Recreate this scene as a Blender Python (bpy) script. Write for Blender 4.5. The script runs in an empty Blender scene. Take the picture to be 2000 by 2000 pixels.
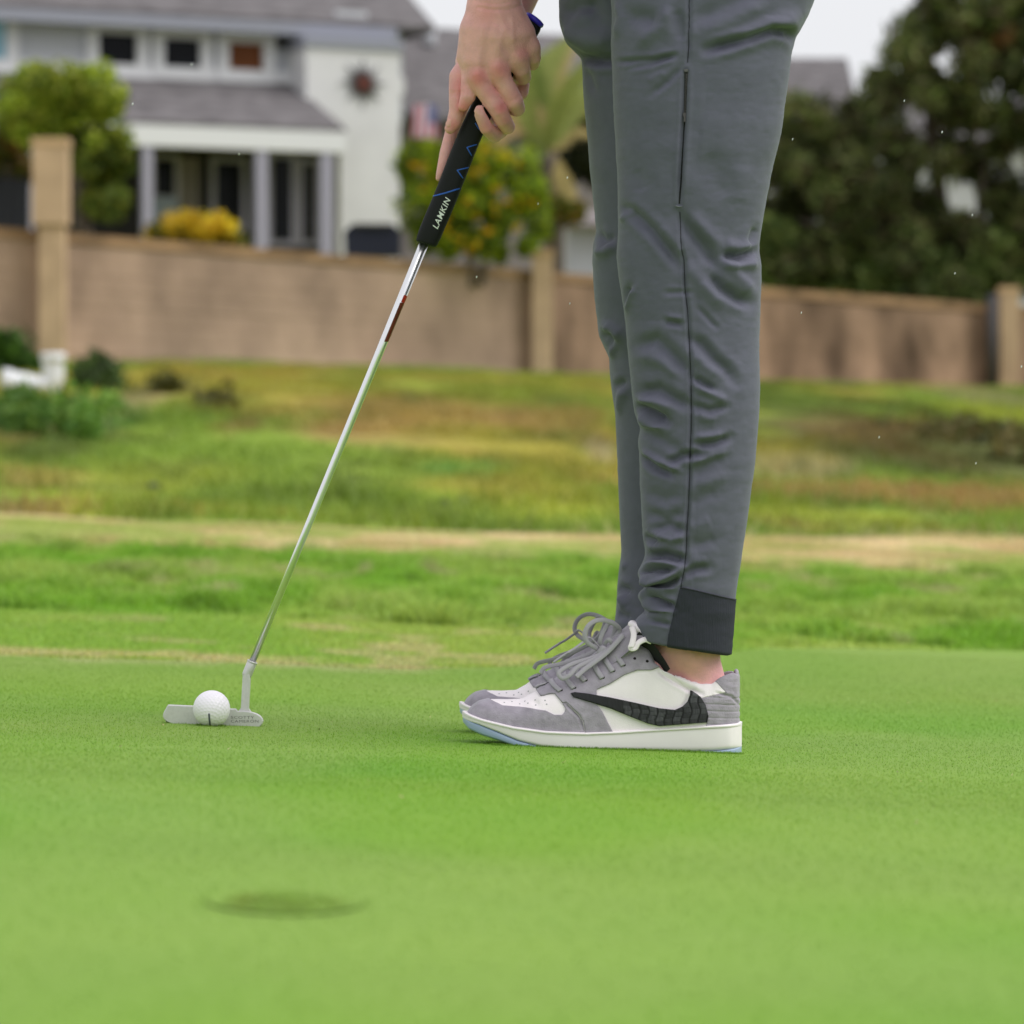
import bpy, bmesh, math, random
import numpy as np
from mathutils import Vector, Matrix
from mathutils.bvhtree import BVHTree

rng = np.random.default_rng(7)
random.seed(7)
scene = bpy.context.scene
COL = scene.collection

# ---------------------------------------------------------------- camera, world, sun
D0 = 4.0            # metres from the lens to the golfer
PXM = 0.00057       # metres per photo pixel at that distance
CAMH = 0.3203       # lens height above the ground at the near shoe
HOR = 900.0         # photo row of the horizon
cam_data = bpy.data.cameras.new("camera")
cam_data.sensor_width = 36.0
cam_data.lens = 36.0 * D0 / (2000 * PXM)
cam_data.shift_y = -(1000.0 - HOR) / 2000.0
cam_data.clip_start = 0.1
cam_data.clip_end = 2000.0
cam_data.dof.use_dof = True
cam_data.dof.focus_distance = D0 + 0.02
cam_data.dof.aperture_fstop = cam_data.lens / 16.5
cam = bpy.data.objects.new("camera", cam_data)
COL.objects.link(cam)
cam.location = (0, -D0, CAMH)
cam.rotation_euler = (math.radians(90), 0, 0)
scene.camera = cam
CAM = np.array([0.0, -D0, CAMH])

SUN_EL, SUN_AZ = math.radians(55), math.radians(102)   # high veiled sun, behind the camera to the right
world = bpy.data.worlds.new("World")
scene.world = world
world.use_nodes = True
wn = world.node_tree.nodes
wl = world.node_tree.links
wn.clear()
sky = wn.new("ShaderNodeTexSky")
sky.sky_type = 'NISHITA'
sky.sun_disc = False
sky.sun_elevation = SUN_EL
sky.sun_rotation = SUN_AZ
sky.air_density = 1.0
sky.dust_density = 6.0
sky.ozone_density = 1.0
hsv = wn.new("ShaderNodeHueSaturation")     # cloud cover: nearly colourless sky light
hsv.inputs['Saturation'].default_value = 0.18
bg = wn.new("ShaderNodeBackground")
bg.inputs['Strength'].default_value = 0.085
wo = wn.new("ShaderNodeOutputWorld")
wl.new(sky.outputs[0], hsv.inputs['Color'])
cloud = wn.new("ShaderNodeMix"); cloud.data_type = 'RGBA'      # an even sheet of rain cloud over most of that sky
cloud.inputs['Factor'].default_value = 0.8
cloud.inputs['B'].default_value = (8.6, 8.7, 9.0, 1)
wl.new(hsv.outputs[0], cloud.inputs['A'])
wl.new(cloud.outputs['Result'], bg.inputs[0])
wl.new(bg.outputs[0], wo.inputs[0])

sd = bpy.data.lights.new("sun", 'SUN')
sd.energy = 1.5
sd.angle = math.radians(60)
sd.color = (1.0, 0.97, 0.93)
sun = bpy.data.objects.new("sun", sd)
COL.objects.link(sun)
sv = Vector((math.sin(SUN_AZ) * math.cos(SUN_EL), math.cos(SUN_AZ) * math.cos(SUN_EL), math.sin(SUN_EL)))
sun.rotation_euler = sv.to_track_quat('Z', 'Y').to_euler()
sun.location = (0, 0, 20)

vs = scene.view_settings
vs.view_transform = 'Standard'
vs.look = 'None'
vs.gamma = 1.0
vs.use_curve_mapping = False
vs.exposure = 0.45

# ---------------------------------------------------------------- small helpers
def Q(px, py, y=0.0):
    """point that the photo pixel (px, py) shows at depth y behind the golfer's near foot"""
    d = D0 + y
    return np.array([(px - 1000.0) * PXM * d / D0, y, CAMH + (HOR - py) * PXM * d / D0])

def to_px(P):
    P = np.atleast_2d(P)
    d = P[:, 1] + D0
    return np.stack([1000 + P[:, 0] / (PXM * d / D0), HOR - (P[:, 2] - CAMH) / (PXM * d / D0)], 1)

def lin(r, g, b):
    def f(c):
        c = c / 255.0
        return c / 12.92 if c <= 0.04045 else ((c + 0.055) / 1.055) ** 2.4
    return (f(r), f(g), f(b), 1.0)

def sstep(a, b, x):
    t = np.clip((x - a) / (b - a), 0, 1)
    return t * t * (3 - 2 * t)

def hash2(ix, iy, seed=0):
    n = (ix.astype(np.int64) * 374761393 + iy.astype(np.int64) * 668265263 + seed * 1274126177) & 0xFFFFFFFF
    n = ((n ^ (n >> 13)) * 1274126177) & 0xFFFFFFFF
    return ((n ^ (n >> 16)) & 0xFFFF) / 65535.0

def vnoise(x, y, seed=0):
    x = np.asarray(x, float); y = np.asarray(y, float)
    ix = np.floor(x); iy = np.floor(y)
    fx = x - ix; fy = y - iy
    fx = fx * fx * (3 - 2 * fx); fy = fy * fy * (3 - 2 * fy)
    a = hash2(ix, iy, seed); b = hash2(ix + 1, iy, seed)
    c = hash2(ix, iy + 1, seed); d = hash2(ix + 1, iy + 1, seed)
    return (a * (1 - fx) + b * fx) * (1 - fy) + (c * (1 - fx) + d * fx) * fy

def fbm(x, y, seed=0, o=3):
    s = 0; a = 0.5; t = 0
    for i in range(o):
        s = s + a * vnoise(x * 2 ** i, y * 2 ** i, seed + i * 17); t += a; a *= 0.5
    return s / t

WPOS = {}
def wpos(o):
    return WPOS.get(o.name, np.zeros(3)) if o is not None else np.zeros(3)

def mesh_data(name, V, F, smooth=True, col=None):
    V = np.asarray(V, np.float32).reshape(-1, 3)
    me = bpy.data.meshes.new(name)
    if isinstance(F, np.ndarray) and F.ndim == 2:
        n, k = F.shape
        me.vertices.add(len(V)); me.vertices.foreach_set('co', V.ravel())
        me.loops.add(n * k); me.loops.foreach_set('vertex_index', F.astype(np.int32).ravel())
        me.polygons.add(n)
        me.polygons.foreach_set('loop_start', np.arange(0, n * k, k, dtype=np.int32))
        me.update(calc_edges=True)
    else:
        me.from_pydata([tuple(map(float, v)) for v in V], [], [tuple(int(i) for i in f) for f in F])
        me.update()
    if col is not None:
        c = np.ones((len(V), 4), np.float32); c[:, :3] = np.asarray(col)[:, :3]
        at = me.color_attributes.new('Col', 'FLOAT_COLOR', 'POINT')
        at.data.foreach_set('color', c.ravel())
    if smooth:
        me.polygons.foreach_set('use_smooth', np.ones(len(me.polygons), bool))
    return me

def mk(name, V, F, mat, parent=None, smooth=True, col=None, loc=None, label=None, cat=None, group=None, kind=None):
    V = np.asarray(V, np.float64).reshape(-1, 3)
    if loc is None:
        loc = np.zeros(3) if parent is not None else np.array([V[:, 0].mean(), V[:, 1].mean(), V[:, 2].min()])
        wp = wpos(parent) if parent is not None else loc
        local = np.zeros(3) if parent is not None else loc
    else:
        wp = np.asarray(loc, float); local = wp - wpos(parent)
    me = mesh_data(name, V - wp, F, smooth, col)
    if mat is not None:
        me.materials.append(mat)
    o = bpy.data.objects.new(name, me)
    COL.objects.link(o)
    o.location = local
    if parent is not None:
        o.parent = parent
    WPOS[o.name] = wp
    return tag(o, label, cat, group, kind)

def tag(o, label=None, cat=None, group=None, kind=None):
    if label: o['label'] = label
    if cat: o['category'] = cat
    if group: o['group'] = group
    if kind: o['kind'] = kind
    return o

def thing(name, loc, label, cat, group=None):
    o = bpy.data.objects.new(name, None)
    COL.objects.link(o)
    o.location = loc
    o.empty_display_size = 0.1
    WPOS[o.name] = np.asarray(loc, float)
    return tag(o, label, cat, group)

class MB:
    """collects pieces of one mesh"""
    def __init__(s): s.V = []; s.F = []; s.n = 0; s.sm = False
    def add(s, V, F):
        V = np.asarray(V, float).reshape(-1, 3)
        s.V.append(V); s.F += [tuple(int(i) + s.n for i in f) for f in F]; s.n += len(V)
    def box(s, c, e, M=None):
        c = np.asarray(c, float); e = np.asarray(e, float) / 2
        V = np.array([[x, y, z] for x in (-1, 1) for y in (-1, 1) for z in (-1, 1)], float) * e
        if M is not None: V = V @ np.asarray(M).T
        s.add(V + c, [(0, 1, 3, 2), (4, 6, 7, 5), (0, 4, 5, 1), (2, 3, 7, 6), (0, 2, 6, 4), (1, 5, 7, 3)])
    def prism(s, P, off):
        """closed polygon P (n,3) pushed along the vector off"""
        P = np.asarray(P, float); n = len(P)
        V = np.vstack([P, P + np.asarray(off)])
        s.add(V, [tuple(range(n))[::-1], tuple(range(n, 2 * n))] + [(i, (i + 1) % n, n + (i + 1) % n, n + i) for i in range(n)])
    def tube(s, P, R, seg=12, cap=True):
        V, F = tube(P, R, seg, cap); s.add(V, F); s.sm = True
    def out(s): return np.vstack(s.V), s.F
    def mk(s, name, mat, parent=None, **k):
        V, F = s.out(); k.setdefault('smooth', s.sm); return mk(name, V, F, mat, parent, **k)

def frames(P):
    P = np.asarray(P, float)
    T = np.gradient(P, axis=0)
    T /= np.linalg.norm(T, axis=1)[:, None] + 1e-12
    up = np.array([0, -1.0, 0.0]) if abs(T[0][1]) < 0.9 else np.array([0, 0, 1.0])
    N = []
    n = up - T[0] * (up @ T[0]); n /= np.linalg.norm(n)
    for t in T:
        n = n - t * (n @ t); n /= np.linalg.norm(n) + 1e-12
        N.append(n.copy())
    N = np.array(N); B = np.cross(T, N)
    return T, N, B

def tube(P, R, seg=12, cap=True):
    P = np.asarray(P, float); n = len(P)
    R = np.broadcast_to(np.asarray(R, float), (n,))
    T, N, B = frames(P)
    a = np.linspace(0, 2 * np.pi, seg, endpoint=False)
    V = P[:, None, :] + R[:, None, None] * (np.cos(a)[None, :, None] * N[:, None, :] + np.sin(a)[None, :, None] * B[:, None, :])
    F = []
    for i in range(n - 1):
        for j in range(seg):
            k = (j + 1) % seg
            F.append((i * seg + j, i * seg + k, (i + 1) * seg + k, (i + 1) * seg + j))
    if cap:
        F.append(tuple(range(seg))[::-1]); F.append(tuple((n - 1) * seg + j for j in range(seg)))
    return V.reshape(-1, 3), F

def smoothpath(P, n=40):
    """Catmull-Rom through the points"""
    P = np.asarray(P, float)
    Q_ = np.vstack([2 * P[0] - P[1], P, 2 * P[-1] - P[-2]])
    t = np.linspace(0, len(P) - 1 - 1e-9, n)
    i = t.astype(int); f = (t - i)[:, None]
    p0, p1, p2, p3 = Q_[i], Q_[i + 1], Q_[i + 2], Q_[i + 3]
    return 0.5 * (2 * p1 + (p2 - p0) * f + (2 * p0 - 5 * p1 + 4 * p2 - p3) * f ** 2 + (3 * p1 - p0 - 3 * p2 + p3) * f ** 3)

def band(P, N, w, t, closed=False):
    """flat strap of width w and thickness t along P with surface normals N"""
    P = np.asarray(P, float); N = np.asarray(N, float)
    N = N / (np.linalg.norm(N, axis=1)[:, None] + 1e-12)
    T = np.gradient(P, axis=0)
    S = np.cross(T, N); S /= np.linalg.norm(S, axis=1)[:, None] + 1e-12
    w = np.broadcast_to(np.asarray(w, float), (len(P),))[:, None]
    off = [(-.5, 0), (-.42, 1), (.42, 1), (.5, 0), (.42, -1), (-.42, -1)]
    V = np.stack([P + S * w * a + N * t * .5 * b for a, b in off], 1)
    k = len(off); F = []
    for i in range(len(P) - 1):
        for j in range(k):
            F.append((i * k + j, i * k + (j + 1) % k, (i + 1) * k + (j + 1) % k, (i + 1) * k + j))
    F.append(tuple(range(k))[::-1]); F.append(tuple((len(P) - 1) * k + j for j in range(k)))
    return V.reshape(-1, 3), F

def bvh_of(V, F):
    return BVHTree.FromPolygons([tuple(v) for v in np.asarray(V, float)], [tuple(int(i) for i in f) for f in F])

def hit(bvh, px, py, lift=0.0):
    """where the sight line of a photo pixel meets a surface"""
    d = Q(px, py, 0) - CAM; d /= np.linalg.norm(d)
    h = bvh.ray_cast(Vector(CAM), Vector(d))
    if h[0] is None: return None, None
    n = np.array(h[1])
    if n @ d > 0: n = -n
    return np.array(h[0]) + n * lift, n

def inpoly(x, y, poly):
    x = np.asarray(x); y = np.asarray(y)
    p = np.asarray(poly, float); r = np.zeros(x.shape, bool)
    j = len(p) - 1
    for i in range(len(p)):
        xi, yi = p[i]; xj, yj = p[j]
        c = ((yi > y) != (yj > y)) & (x < (xj - xi) * (y - yi) / (yj - yi + 1e-12) + xi)
        r ^= c; j = i
    return r

def nearest_on_poly(q, poly):
    p = np.asarray(poly, float); e = np.roll(p, -1, 0) - p
    t = np.clip(((q[:, None, :] - p[None]) * e[None]).sum(-1) / ((e * e).sum(-1)[None] + 1e-12), 0, 1)
    c = p[None] + t[..., None] * e[None]
    d = np.linalg.norm(q[:, None, :] - c, axis=-1)
    k = d.argmin(1)
    return c[np.arange(len(q)), k], d[np.arange(len(q)), k]

def vnormals(V, F):
    V = np.asarray(V, float); F = np.asarray(F)
    n = np.cross(V[F[:, 2]] - V[F[:, 0]], V[F[:, -1]] - V[F[:, 1]])
    N = np.zeros_like(V)
    for k in range(F.shape[1]): np.add.at(N, F[:, k], n)
    return N / (np.linalg.norm(N, axis=1)[:, None] + 1e-12)

# ---------------------------------------------------------------- materials
MATS = {}
def mat(name, color, rough=0.7, metal=0.0, var=0.0, vscale=20.0, bump=0.0, bscale=100.0, attr=False, spec=0.5,
        transl=0.0, sss=0.0, sheen=0.0, stretch=None, attr_name='Col', var_col=None, vdetail=4.0):
    m = bpy.data.materials.new(name); m.use_nodes = True
    nt = m.node_tree; N = nt.nodes; L = nt.links
    b = N['Principled BSDF']
    b.inputs['Roughness'].default_value = rough
    b.inputs['Metallic'].default_value = metal
    b.inputs['Specular IOR Level'].default_value = spec
    if sheen:
        b.inputs['Sheen Weight'].default_value = sheen; b.inputs['Sheen Roughness'].default_value = .35; b.inputs['Sheen Tint'].default_value = (.88, .92, 1, 1)
    if sss:
        b.inputs['Subsurface Weight'].default_value = sss
        b.inputs['Subsurface Radius'].default_value = (0.012, 0.005, 0.003)
        b.inputs['Subsurface Scale'].default_value = 0.6
    src = None
    if attr:
        a = N.new('ShaderNodeVertexColor'); a.layer_name = attr_name; src = a.outputs['Color']
    tc = N.new('ShaderNodeTexCoord'); mp = N.new('ShaderNodeMapping')
    L.new(tc.outputs['Object'], mp.inputs['Vector'])
    if stretch: mp.inputs['Scale'].default_value = stretch
    if var > 0:
        nz = N.new('ShaderNodeTexNoise'); nz.inputs['Scale'].default_value = vscale; nz.inputs['Detail'].default_value = vdetail
        L.new(mp.outputs[0], nz.inputs['Vector'])
        if var_col is not None:
            mx = N.new('ShaderNodeMix'); mx.data_type = 'RGBA'
            rmp = N.new('ShaderNodeMapRange'); rmp.inputs[1].default_value = 0.5 - 0.25 / max(var, .01) * .5; rmp.inputs[2].default_value = 0.5 + 0.25 / max(var, .01) * .5
            L.new(nz.outputs['Fac'], rmp.inputs[0]); L.new(rmp.outputs[0], mx.inputs['Factor'])
            if src is None: mx.inputs['A'].default_value = color
            else: L.new(src, mx.inputs['A'])
            mx.inputs['B'].default_value = var_col
            src = mx.outputs['Result']
        else:
            rmp = N.new('ShaderNodeMapRange'); rmp.inputs[1].default_value = .25; rmp.inputs[2].default_value = .75
            rmp.inputs[3].default_value = 1 - var; rmp.inputs[4].default_value = 1 + var
            L.new(nz.outputs['Fac'], rmp.inputs[0])
            mx = N.new('ShaderNodeVectorMath'); mx.operation = 'SCALE'
            if src is None: mx.inputs[0].default_value = color[:3]
            else: L.new(src, mx.inputs[0])
            L.new(rmp.outputs[0], mx.inputs['Scale'])
            src = mx.outputs[0]
    if src is None: b.inputs['Base Color'].default_value = color
    else: L.new(src, b.inputs['Base Color'])
    if bump > 0:
        nb = N.new('ShaderNodeTexNoise'); nb.inputs['Scale'].default_value = bscale; nb.inputs['Detail'].default_value = 3
        L.new(mp.outputs[0], nb.inputs['Vector'])
        bp = N.new('ShaderNodeBump'); bp.inputs['Strength'].default_value = 1.0; bp.inputs['Distance'].default_value = bump
        L.new(nb.outputs['Fac'], bp.inputs['Height']); L.new(bp.outputs[0], b.inputs['Normal'])
    if transl > 0:
        t = N.new('ShaderNodeBsdfTranslucent'); mx2 = N.new('ShaderNodeMixShader'); mx2.inputs[0].default_value = transl
        if src is None: t.inputs['Color'].default_value = color
        else: L.new(src, t.inputs['Color'])
        out = N['Material Output']
        L.new(b.outputs[0], mx2.inputs[1]); L.new(t.outputs[0], mx2.inputs[2]); L.new(mx2.outputs[0], out.inputs['Surface'])
    MATS[name] = m
    return m
# ================================================================ the ground
GY = np.array([[-8, .06], [-2, .045], [-1, .03], [0, 0], [1, -.022], [2.7, -.05], [5, -.03], [8, 0], [11, .03], [14, .12], [25, .65],
               [42, 1.41], [47, 1.515], [54, 1.72], [75, 1.95], [120, 2.1], [1200, 2.2]])
def gz(x, y):
    x = np.asarray(x, float); y = np.asarray(y, float)
    g = 0
    for o in (-.6, -.3, 0, .3, .6):       # soften the bends
        s = np.clip(np.abs(y) * .15, .25, 2.0)
        g = g + np.interp(y + o * s, GY[:, 0], GY[:, 1])
    xx = x - .1425
    return g / 5 - .0367 * 12 * np.tanh(xx / 12)

def gpt(px, py):
    """ground point seen at a photo pixel"""
    ys = np.concatenate([np.linspace(-3.2, 4, 1500), np.linspace(4, 70, 6000)])
    d = D0 + ys
    x = (px - 1000) * PXM * d / D0; z = CAMH + (HOR - py) * PXM * d / D0
    k = np.nonzero(z < gz(x, ys))[0]
    i = k[0] if len(k) else len(ys) - 1
    return np.array([x[i], ys[i], gz(x[i], ys[i])])

def edge_curve(pts):
    P = np.array([gpt(*p) for p in pts])
    return P[:, 0], P[:, 1]
EG = edge_curve([(0, 1279), (250, 1288), (500, 1300), (800, 1308), (1200, 1292), (1500, 1268), (2000, 1272)])
ER = edge_curve([(0, 1195), (300, 1202), (700, 1215), (1000, 1232), (1300, 1245), (1500, 1258), (2000, 1268)])
ES0 = edge_curve([(0, 1062), (400, 1068), (900, 1090), (1400, 1105), (1700, 1112), (2000, 1120)])
ES1 = edge_curve([(0, 1014), (400, 1030), (900, 1046), (1400, 1050), (1600, 1060), (1800, 1048), (2000, 1055)])
def yG(x): return np.interp(x, *EG) + .22 * (fbm(np.asarray(x) * 5, 0 * np.asarray(x), 3, 4) - .5)
def yR(x): return np.maximum(np.interp(x, *ER) + .25 * (vnoise(np.asarray(x) * 5, 0 * np.asarray(x), 4) - .5), yG(x) + .02)
def yS0(x): return np.interp(x, *ES0)
def yS1(x): return np.interp(x, *ES1) + .4 * (vnoise(np.asarray(x) * 2, 0 * np.asarray(x), 5) - .5)

C_GREEN = np.array([.142, .300, .030]); C_GREEN2 = np.array([.192, .328, .036])
C_FRINGE = np.array([.275, .430, .068]); C_ROUGH = np.array([.215, .405, .036]); C_ROUGH2 = np.array([.350, .460, .095])
C_TAN = np.array([.620, .500, .310]); C_OLIVE = np.array([.270, .240, .040]); C_BROWN = np.array([.300, .200, .070])
C_HGREEN = np.array([.160, .235, .030]); C_YG = np.array([.260, .300, .036]); C_DARK = np.array([.060, .075, .020])
C_EMER = np.array([.095, .200, .040])

def mixc(a, b, t):
    t = np.clip(t, 0, 1)[..., None]
    return a * (1 - t) + b * t

# colour patches on the bank, given where the photograph shows them: (px, py, half width px, half height px, colour, weight)
PATCH = [
    (60, 815, 170, 40, C_EMER, .9), (210, 835, 80, 25, C_EMER * .6, .8), (150, 870, 90, 40, C_DARK * 1.5, .6), (20, 860, 40, 60, C_BROWN * .7, .7),
    (330, 850, 120, 40, C_HGREEN, .9), (560, 870, 220, 45, C_HGREEN * 1.1, .9), (700, 900, 250, 40, C_HGREEN, .8), (200, 960, 150, 30, C_YG, .7),
    (100, 940, 80, 18, C_BROWN, .7), (430, 1000, 200, 18, C_OLIVE, .7), (60, 1000, 120, 16, C_BROWN, .7), (300, 930, 200, 30, C_YG * .9, .6),
    (250, 790, 80, 40, C_TAN * .75, .6), (420, 800, 60, 18, C_DARK, .5), (470, 830, 50, 15, C_BROWN * .6, .7), (330, 760, 40, 25, C_DARK, .6),
    (600, 770, 260, 35, C_OLIVE * 1.1, .8), (800, 800, 250, 40, C_BROWN, .75), (760, 850, 160, 25, C_BROWN, .8), (900, 760, 260, 25, C_YG * .75, .8),
    (950, 860, 200, 30, C_OLIVE, .8), (1080, 820, 120, 30, C_BROWN * .8, .7), (900, 915, 90, 14, C_EMER * 1.3, .7), (1000, 970, 220, 35, C_OLIVE, .8),
    (800, 985, 260, 28, C_HGREEN * 1.1, .8), (1100, 990, 150, 25, C_YG, .7), (1170, 875, 40, 20, C_TAN * .6, .7), (560, 980, 220, 25, C_HGREEN * .9, .8),
    (1500, 770, 140, 20, C_HGREEN * .7, .9), (1700, 800, 300, 25, C_HGREEN * .55, .8), (1950, 815, 110, 28, C_YG, .8), (1600, 840, 200, 30, C_DARK * 1.3, .8),
    (1820, 850, 180, 32, C_DARK * .9, .95), (1950, 880, 150, 40, C_DARK, .9), (1750, 900, 220, 30, C_DARK * 1.2, .8), (1520, 900, 90, 35, C_OLIVE, .7),
    (1560, 920, 120, 16, C_TAN * .6, .5), (1680, 965, 260, 22, C_BROWN, .85), (1900, 985, 200, 28, C_BROWN * .95, .85), (1900, 920, 160, 25, C_DARK * 1.2, .7),
    (1560, 1005, 140, 24, C_YG, .95), (1720, 1025, 150, 18, C_YG * 1.05, .95), (1900, 1030, 120, 14, C_HGREEN * 1.2, .8), (1480, 1040, 80, 12, C_HGREEN, .8),
    (1480, 850, 80, 30, C_YG * .6, .6), (1790, 855, 300, 48, C_BROWN * .42, .85), (1930, 890, 160, 40, C_DARK * 1.3, .8), (1900, 775, 100, 12, C_TAN * .5, .5)]
PATCHW = []
for (px, py, hw, hh, c, w) in PATCH:
    p = gpt(px, py); p2 = gpt(px, py - hh); p3 = gpt(px, py + hh)
    PATCHW.append((p[0], p[1], hw * PXM * (D0 + p[1]) / D0, max(.3, (p2[1] - p3[1]) / 2), c, w))

def col_green(x, y):
    n = fbm(x * 1.3, y * .9, 11, 3); n2 = fbm(x * 7, y * 5, 12, 3)
    c = mixc(C_GREEN, C_GREEN2, sstep(.3, .7, n) * .8 + (n2 - .5) * .5)
    pale = sstep(.5, .75, fbm(x * 2.2 + 3, y * 1.1, 13, 3))
    c = mixc(c, np.array([.225, .325, .078]), pale * .5)
    c = c * (1 + .10 * (fbm(x * .6, y * 6, 15, 2) - .5))[..., None]
    c = mixc(c, np.array([.200, .295, .050]), sstep(.5, 1.8, y) * .55)
    edge = sstep(.28, .0, yG(x) - y) * sstep(.45, .0, x + .3)      # worn dry rim on the left
    c = mixc(c, C_TAN * .8, edge * .32 * sstep(.42, .62, fbm(x * 9, y * 6, 14, 2)))
    return c

def col_rough(x, y):
    g = yG(x); r = yR(x); s0 = yS0(x); s1 = yS1(x)
    n = fbm(x * 3, y * 1.6, 21, 4); n2 = fbm(x * 9, y * 5, 22, 3); n3 = fbm(x * 1.2, y * .8, 23, 2)
    fr = mixc(C_FRINGE, C_FRINGE * np.array([1.25, 1.05, 1.3]), sstep(.35, .65, n))
    worn = sstep(.5, .0, np.abs(y - g - .12) / .6) * sstep(.6, -.4, x) * sstep(.45, .62, fbm(x * 4, y * 7, 28, 3))
    fr = mixc(fr, C_TAN * .95, worn * .6)
    spot = sstep(.62, .72, fbm(x * 5, y * 3.5, 27, 2)) * sstep(.9, .3, np.abs(x + .2))
    fr = mixc(fr, C_TAN * .95, spot * .5)
    ro = mixc(C_ROUGH, C_ROUGH2, sstep(.35, .7, n) * .8)
    ro = mixc(ro, C_ROUGH * .55, sstep(.62, .8, n2) * .6)
    ro = mixc(ro, C_TAN * .8, sstep(.64, .78, fbm(x * 6, y * 3, 24, 3)) * .55)
    ro = mixc(ro, C_ROUGH2 * np.array([1.15, 1.05, 1.2]), sstep(4, 8, y - r) * .5)
    c = mixc(fr, ro, sstep(-.05, .1, y - r))
    tn = mixc(C_TAN * 1.22, C_TAN * np.array([.85, .85, .66]), sstep(.3, .75, fbm(x * 2, y * 1.2, 25, 3)))
    tn = mixc(tn, C_ROUGH2, sstep(.42, .62, fbm(x * 3, y * 2.4, 26, 3)) * .8)
    t = sstep(-.5, .5, y - s0 + 2.2 * (n3 - .5) + 1.2 * (n - .5))
    return mixc(c, tn, t)

def col_hill(x, y):
    n = fbm(x * .55, y * .28, 31, 4); n2 = fbm(x * 1.6, y * .8, 32, 3); n3 = fbm(x * .9 + 7, y * .4, 33, 3)
    c = mixc(np.broadcast_to(C_HGREEN, x.shape + (3,)), C_OLIVE, sstep(.42, .62, n))
    c = mixc(c, C_YG, sstep(.55, .75, n3) * .6)
    c = mixc(c, C_BROWN, sstep(.62, .8, n2) * .6)
    for (cx, cy, rx, ry, pc, w) in PATCHW:
        dd = np.sqrt(((x - cx) / rx) ** 2 + ((y - cy) / ry) ** 2) + (n2 - .5) * .9
        c = mixc(c, pc, w * sstep(1.25, .55, dd))
    c = c * (0.68 + .64 * fbm(x * 3.4, y * 1.3, 35, 4))[..., None]
    c = mixc(c, C_DARK * 1.6, sstep(.64, .76, fbm(x * 2.2 + 5, y * .9, 36, 3)) * .4)
    tan = mixc(C_TAN, C_TAN * .8, n2)
    s1 = yS1(x)
    return mixc(tan, c * 1.22, sstep(-.25, .35, y - s1))

def xs_grid():
    a = np.concatenate([np.arange(0, 1.2, .012), np.arange(1.2, 4, .05), np.arange(4, 14, .16), np.array([15, 17, 20, 25, 32, 45, 70, 120, 250, 600])])
    return np.unique(np.concatenate([-a, a]))
XS = xs_grid()

def sheet(name, rows, colf, material, kind='structure', X=XS):
    """rows: list of functions/arrays y(x), from near to far"""
    Y = np.array([np.broadcast_to(r, X.shape) for r in rows])
    XX = np.broadcast_to(X, Y.shape)
    Z = gz(XX, Y)
    V = np.stack([XX, Y, Z], -1).reshape(-1, 3)
    n, m = Y.shape
    i = np.arange(n - 1)[:, None] * m + np.arange(m - 1)[None]
    F = np.stack([i, i + 1, i + m + 1, i + m], -1).reshape(-1, 4)
    c = colf(XX, Y).reshape(-1, 3)
    return V, F, c

M_green = mat('mown_green_turf', (0, 0, 0, 1), rough=.85, attr=True, var=.12, vscale=260, bump=.0006, bscale=600, spec=.2)
M_rough = mat('rough_turf', (0, 0, 0, 1), rough=.9, attr=True, var=.3, vscale=90, bump=.012, bscale=110, spec=.15)
M_hill = mat('weedy_bank', (0, 0, 0, 1), rough=.95, attr=True, var=.3, vscale=14, bump=.05, bscale=16, spec=.1)
M_blade = mat('grass_blades', (0, 0, 0, 1), rough=.55, attr=True, transl=.35, spec=.3)

# --- putting green, with an old cup plug that has sunk a little
PLUG = gpt(552, 1762)
PR = .047
def plug_w(x, y):
    dx, dy = x - PLUG[0], y - PLUG[1]
    r = np.hypot(dx, dy / 1.5) / (PR * (1 + .18 * (vnoise(np.arctan2(dy / 1.5, dx) * 1.5 + 9, 0 * dx, 8) - .5)))
    return sstep(1.2, .6, r)
g_end = yG(XS)
ynear = np.concatenate([np.arange(-6, -2.2, .2), np.arange(-2.2, PLUG[1] - .13, .03), np.arange(PLUG[1] - .13, PLUG[1] + .13, .006), np.arange(PLUG[1] + .14, .9, .03)])
rows = [np.full_like(XS, y) for y in ynear] + [1.0 + (g_end - 1.0) * t for t in np.linspace(0, 1, 26)]
V, F, c = sheet('putting_green', rows, col_green, M_green)
V[:, 2] -= .003 * plug_w(V[:, 0], V[:, 1])
mk('putting_green', V, F, M_green, col=c, kind='structure', loc=(0, 0, 0))
C_PLUG = np.array([.130, .215, .025])
def col_plug(x, y):
    n = fbm(x * 60, y * 45, 17, 3)
    c = mixc(C_PLUG, C_PLUG * np.array([1.15, .85, .9]), sstep(.4, .7, fbm(x * 30, y * 20, 19, 2)))
    c = mixc(c, C_GREEN2 * np.array([1.05, 1.0, 1.35]), sstep(.56, .74, n) * .6)
    return mixc(col_green(x, y), c, plug_w(x + .3 * (x - PLUG[0]), y + .3 * (y - PLUG[1])) * (.45 + .9 * fbm(x * 25, y * 12, 18, 2)))
nr, na = 14, 64
V = []
for i in range(nr + 1):
    for j in range(na):
        a = 2 * np.pi * j / na; r = PR * i / nr * (1 + .18 * (float(vnoise(np.array(a * 1.5 + 9 if a < np.pi else (a - 2 * np.pi) * 1.5 + 9), np.array(0.), 8)) - .5)) * .97
        x, y = PLUG[0] + r * math.cos(a), PLUG[1] + 1.5 * r * math.sin(a)
        V.append((x, y, gz(x, y) - .003 * plug_w(x, y) + .0018))
V = np.array(V)
i = np.arange(nr)[:, None] * na + np.arange(na)[None]; j = np.arange(nr)[:, None] * na + (np.arange(na)[None] + 1) % na
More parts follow.
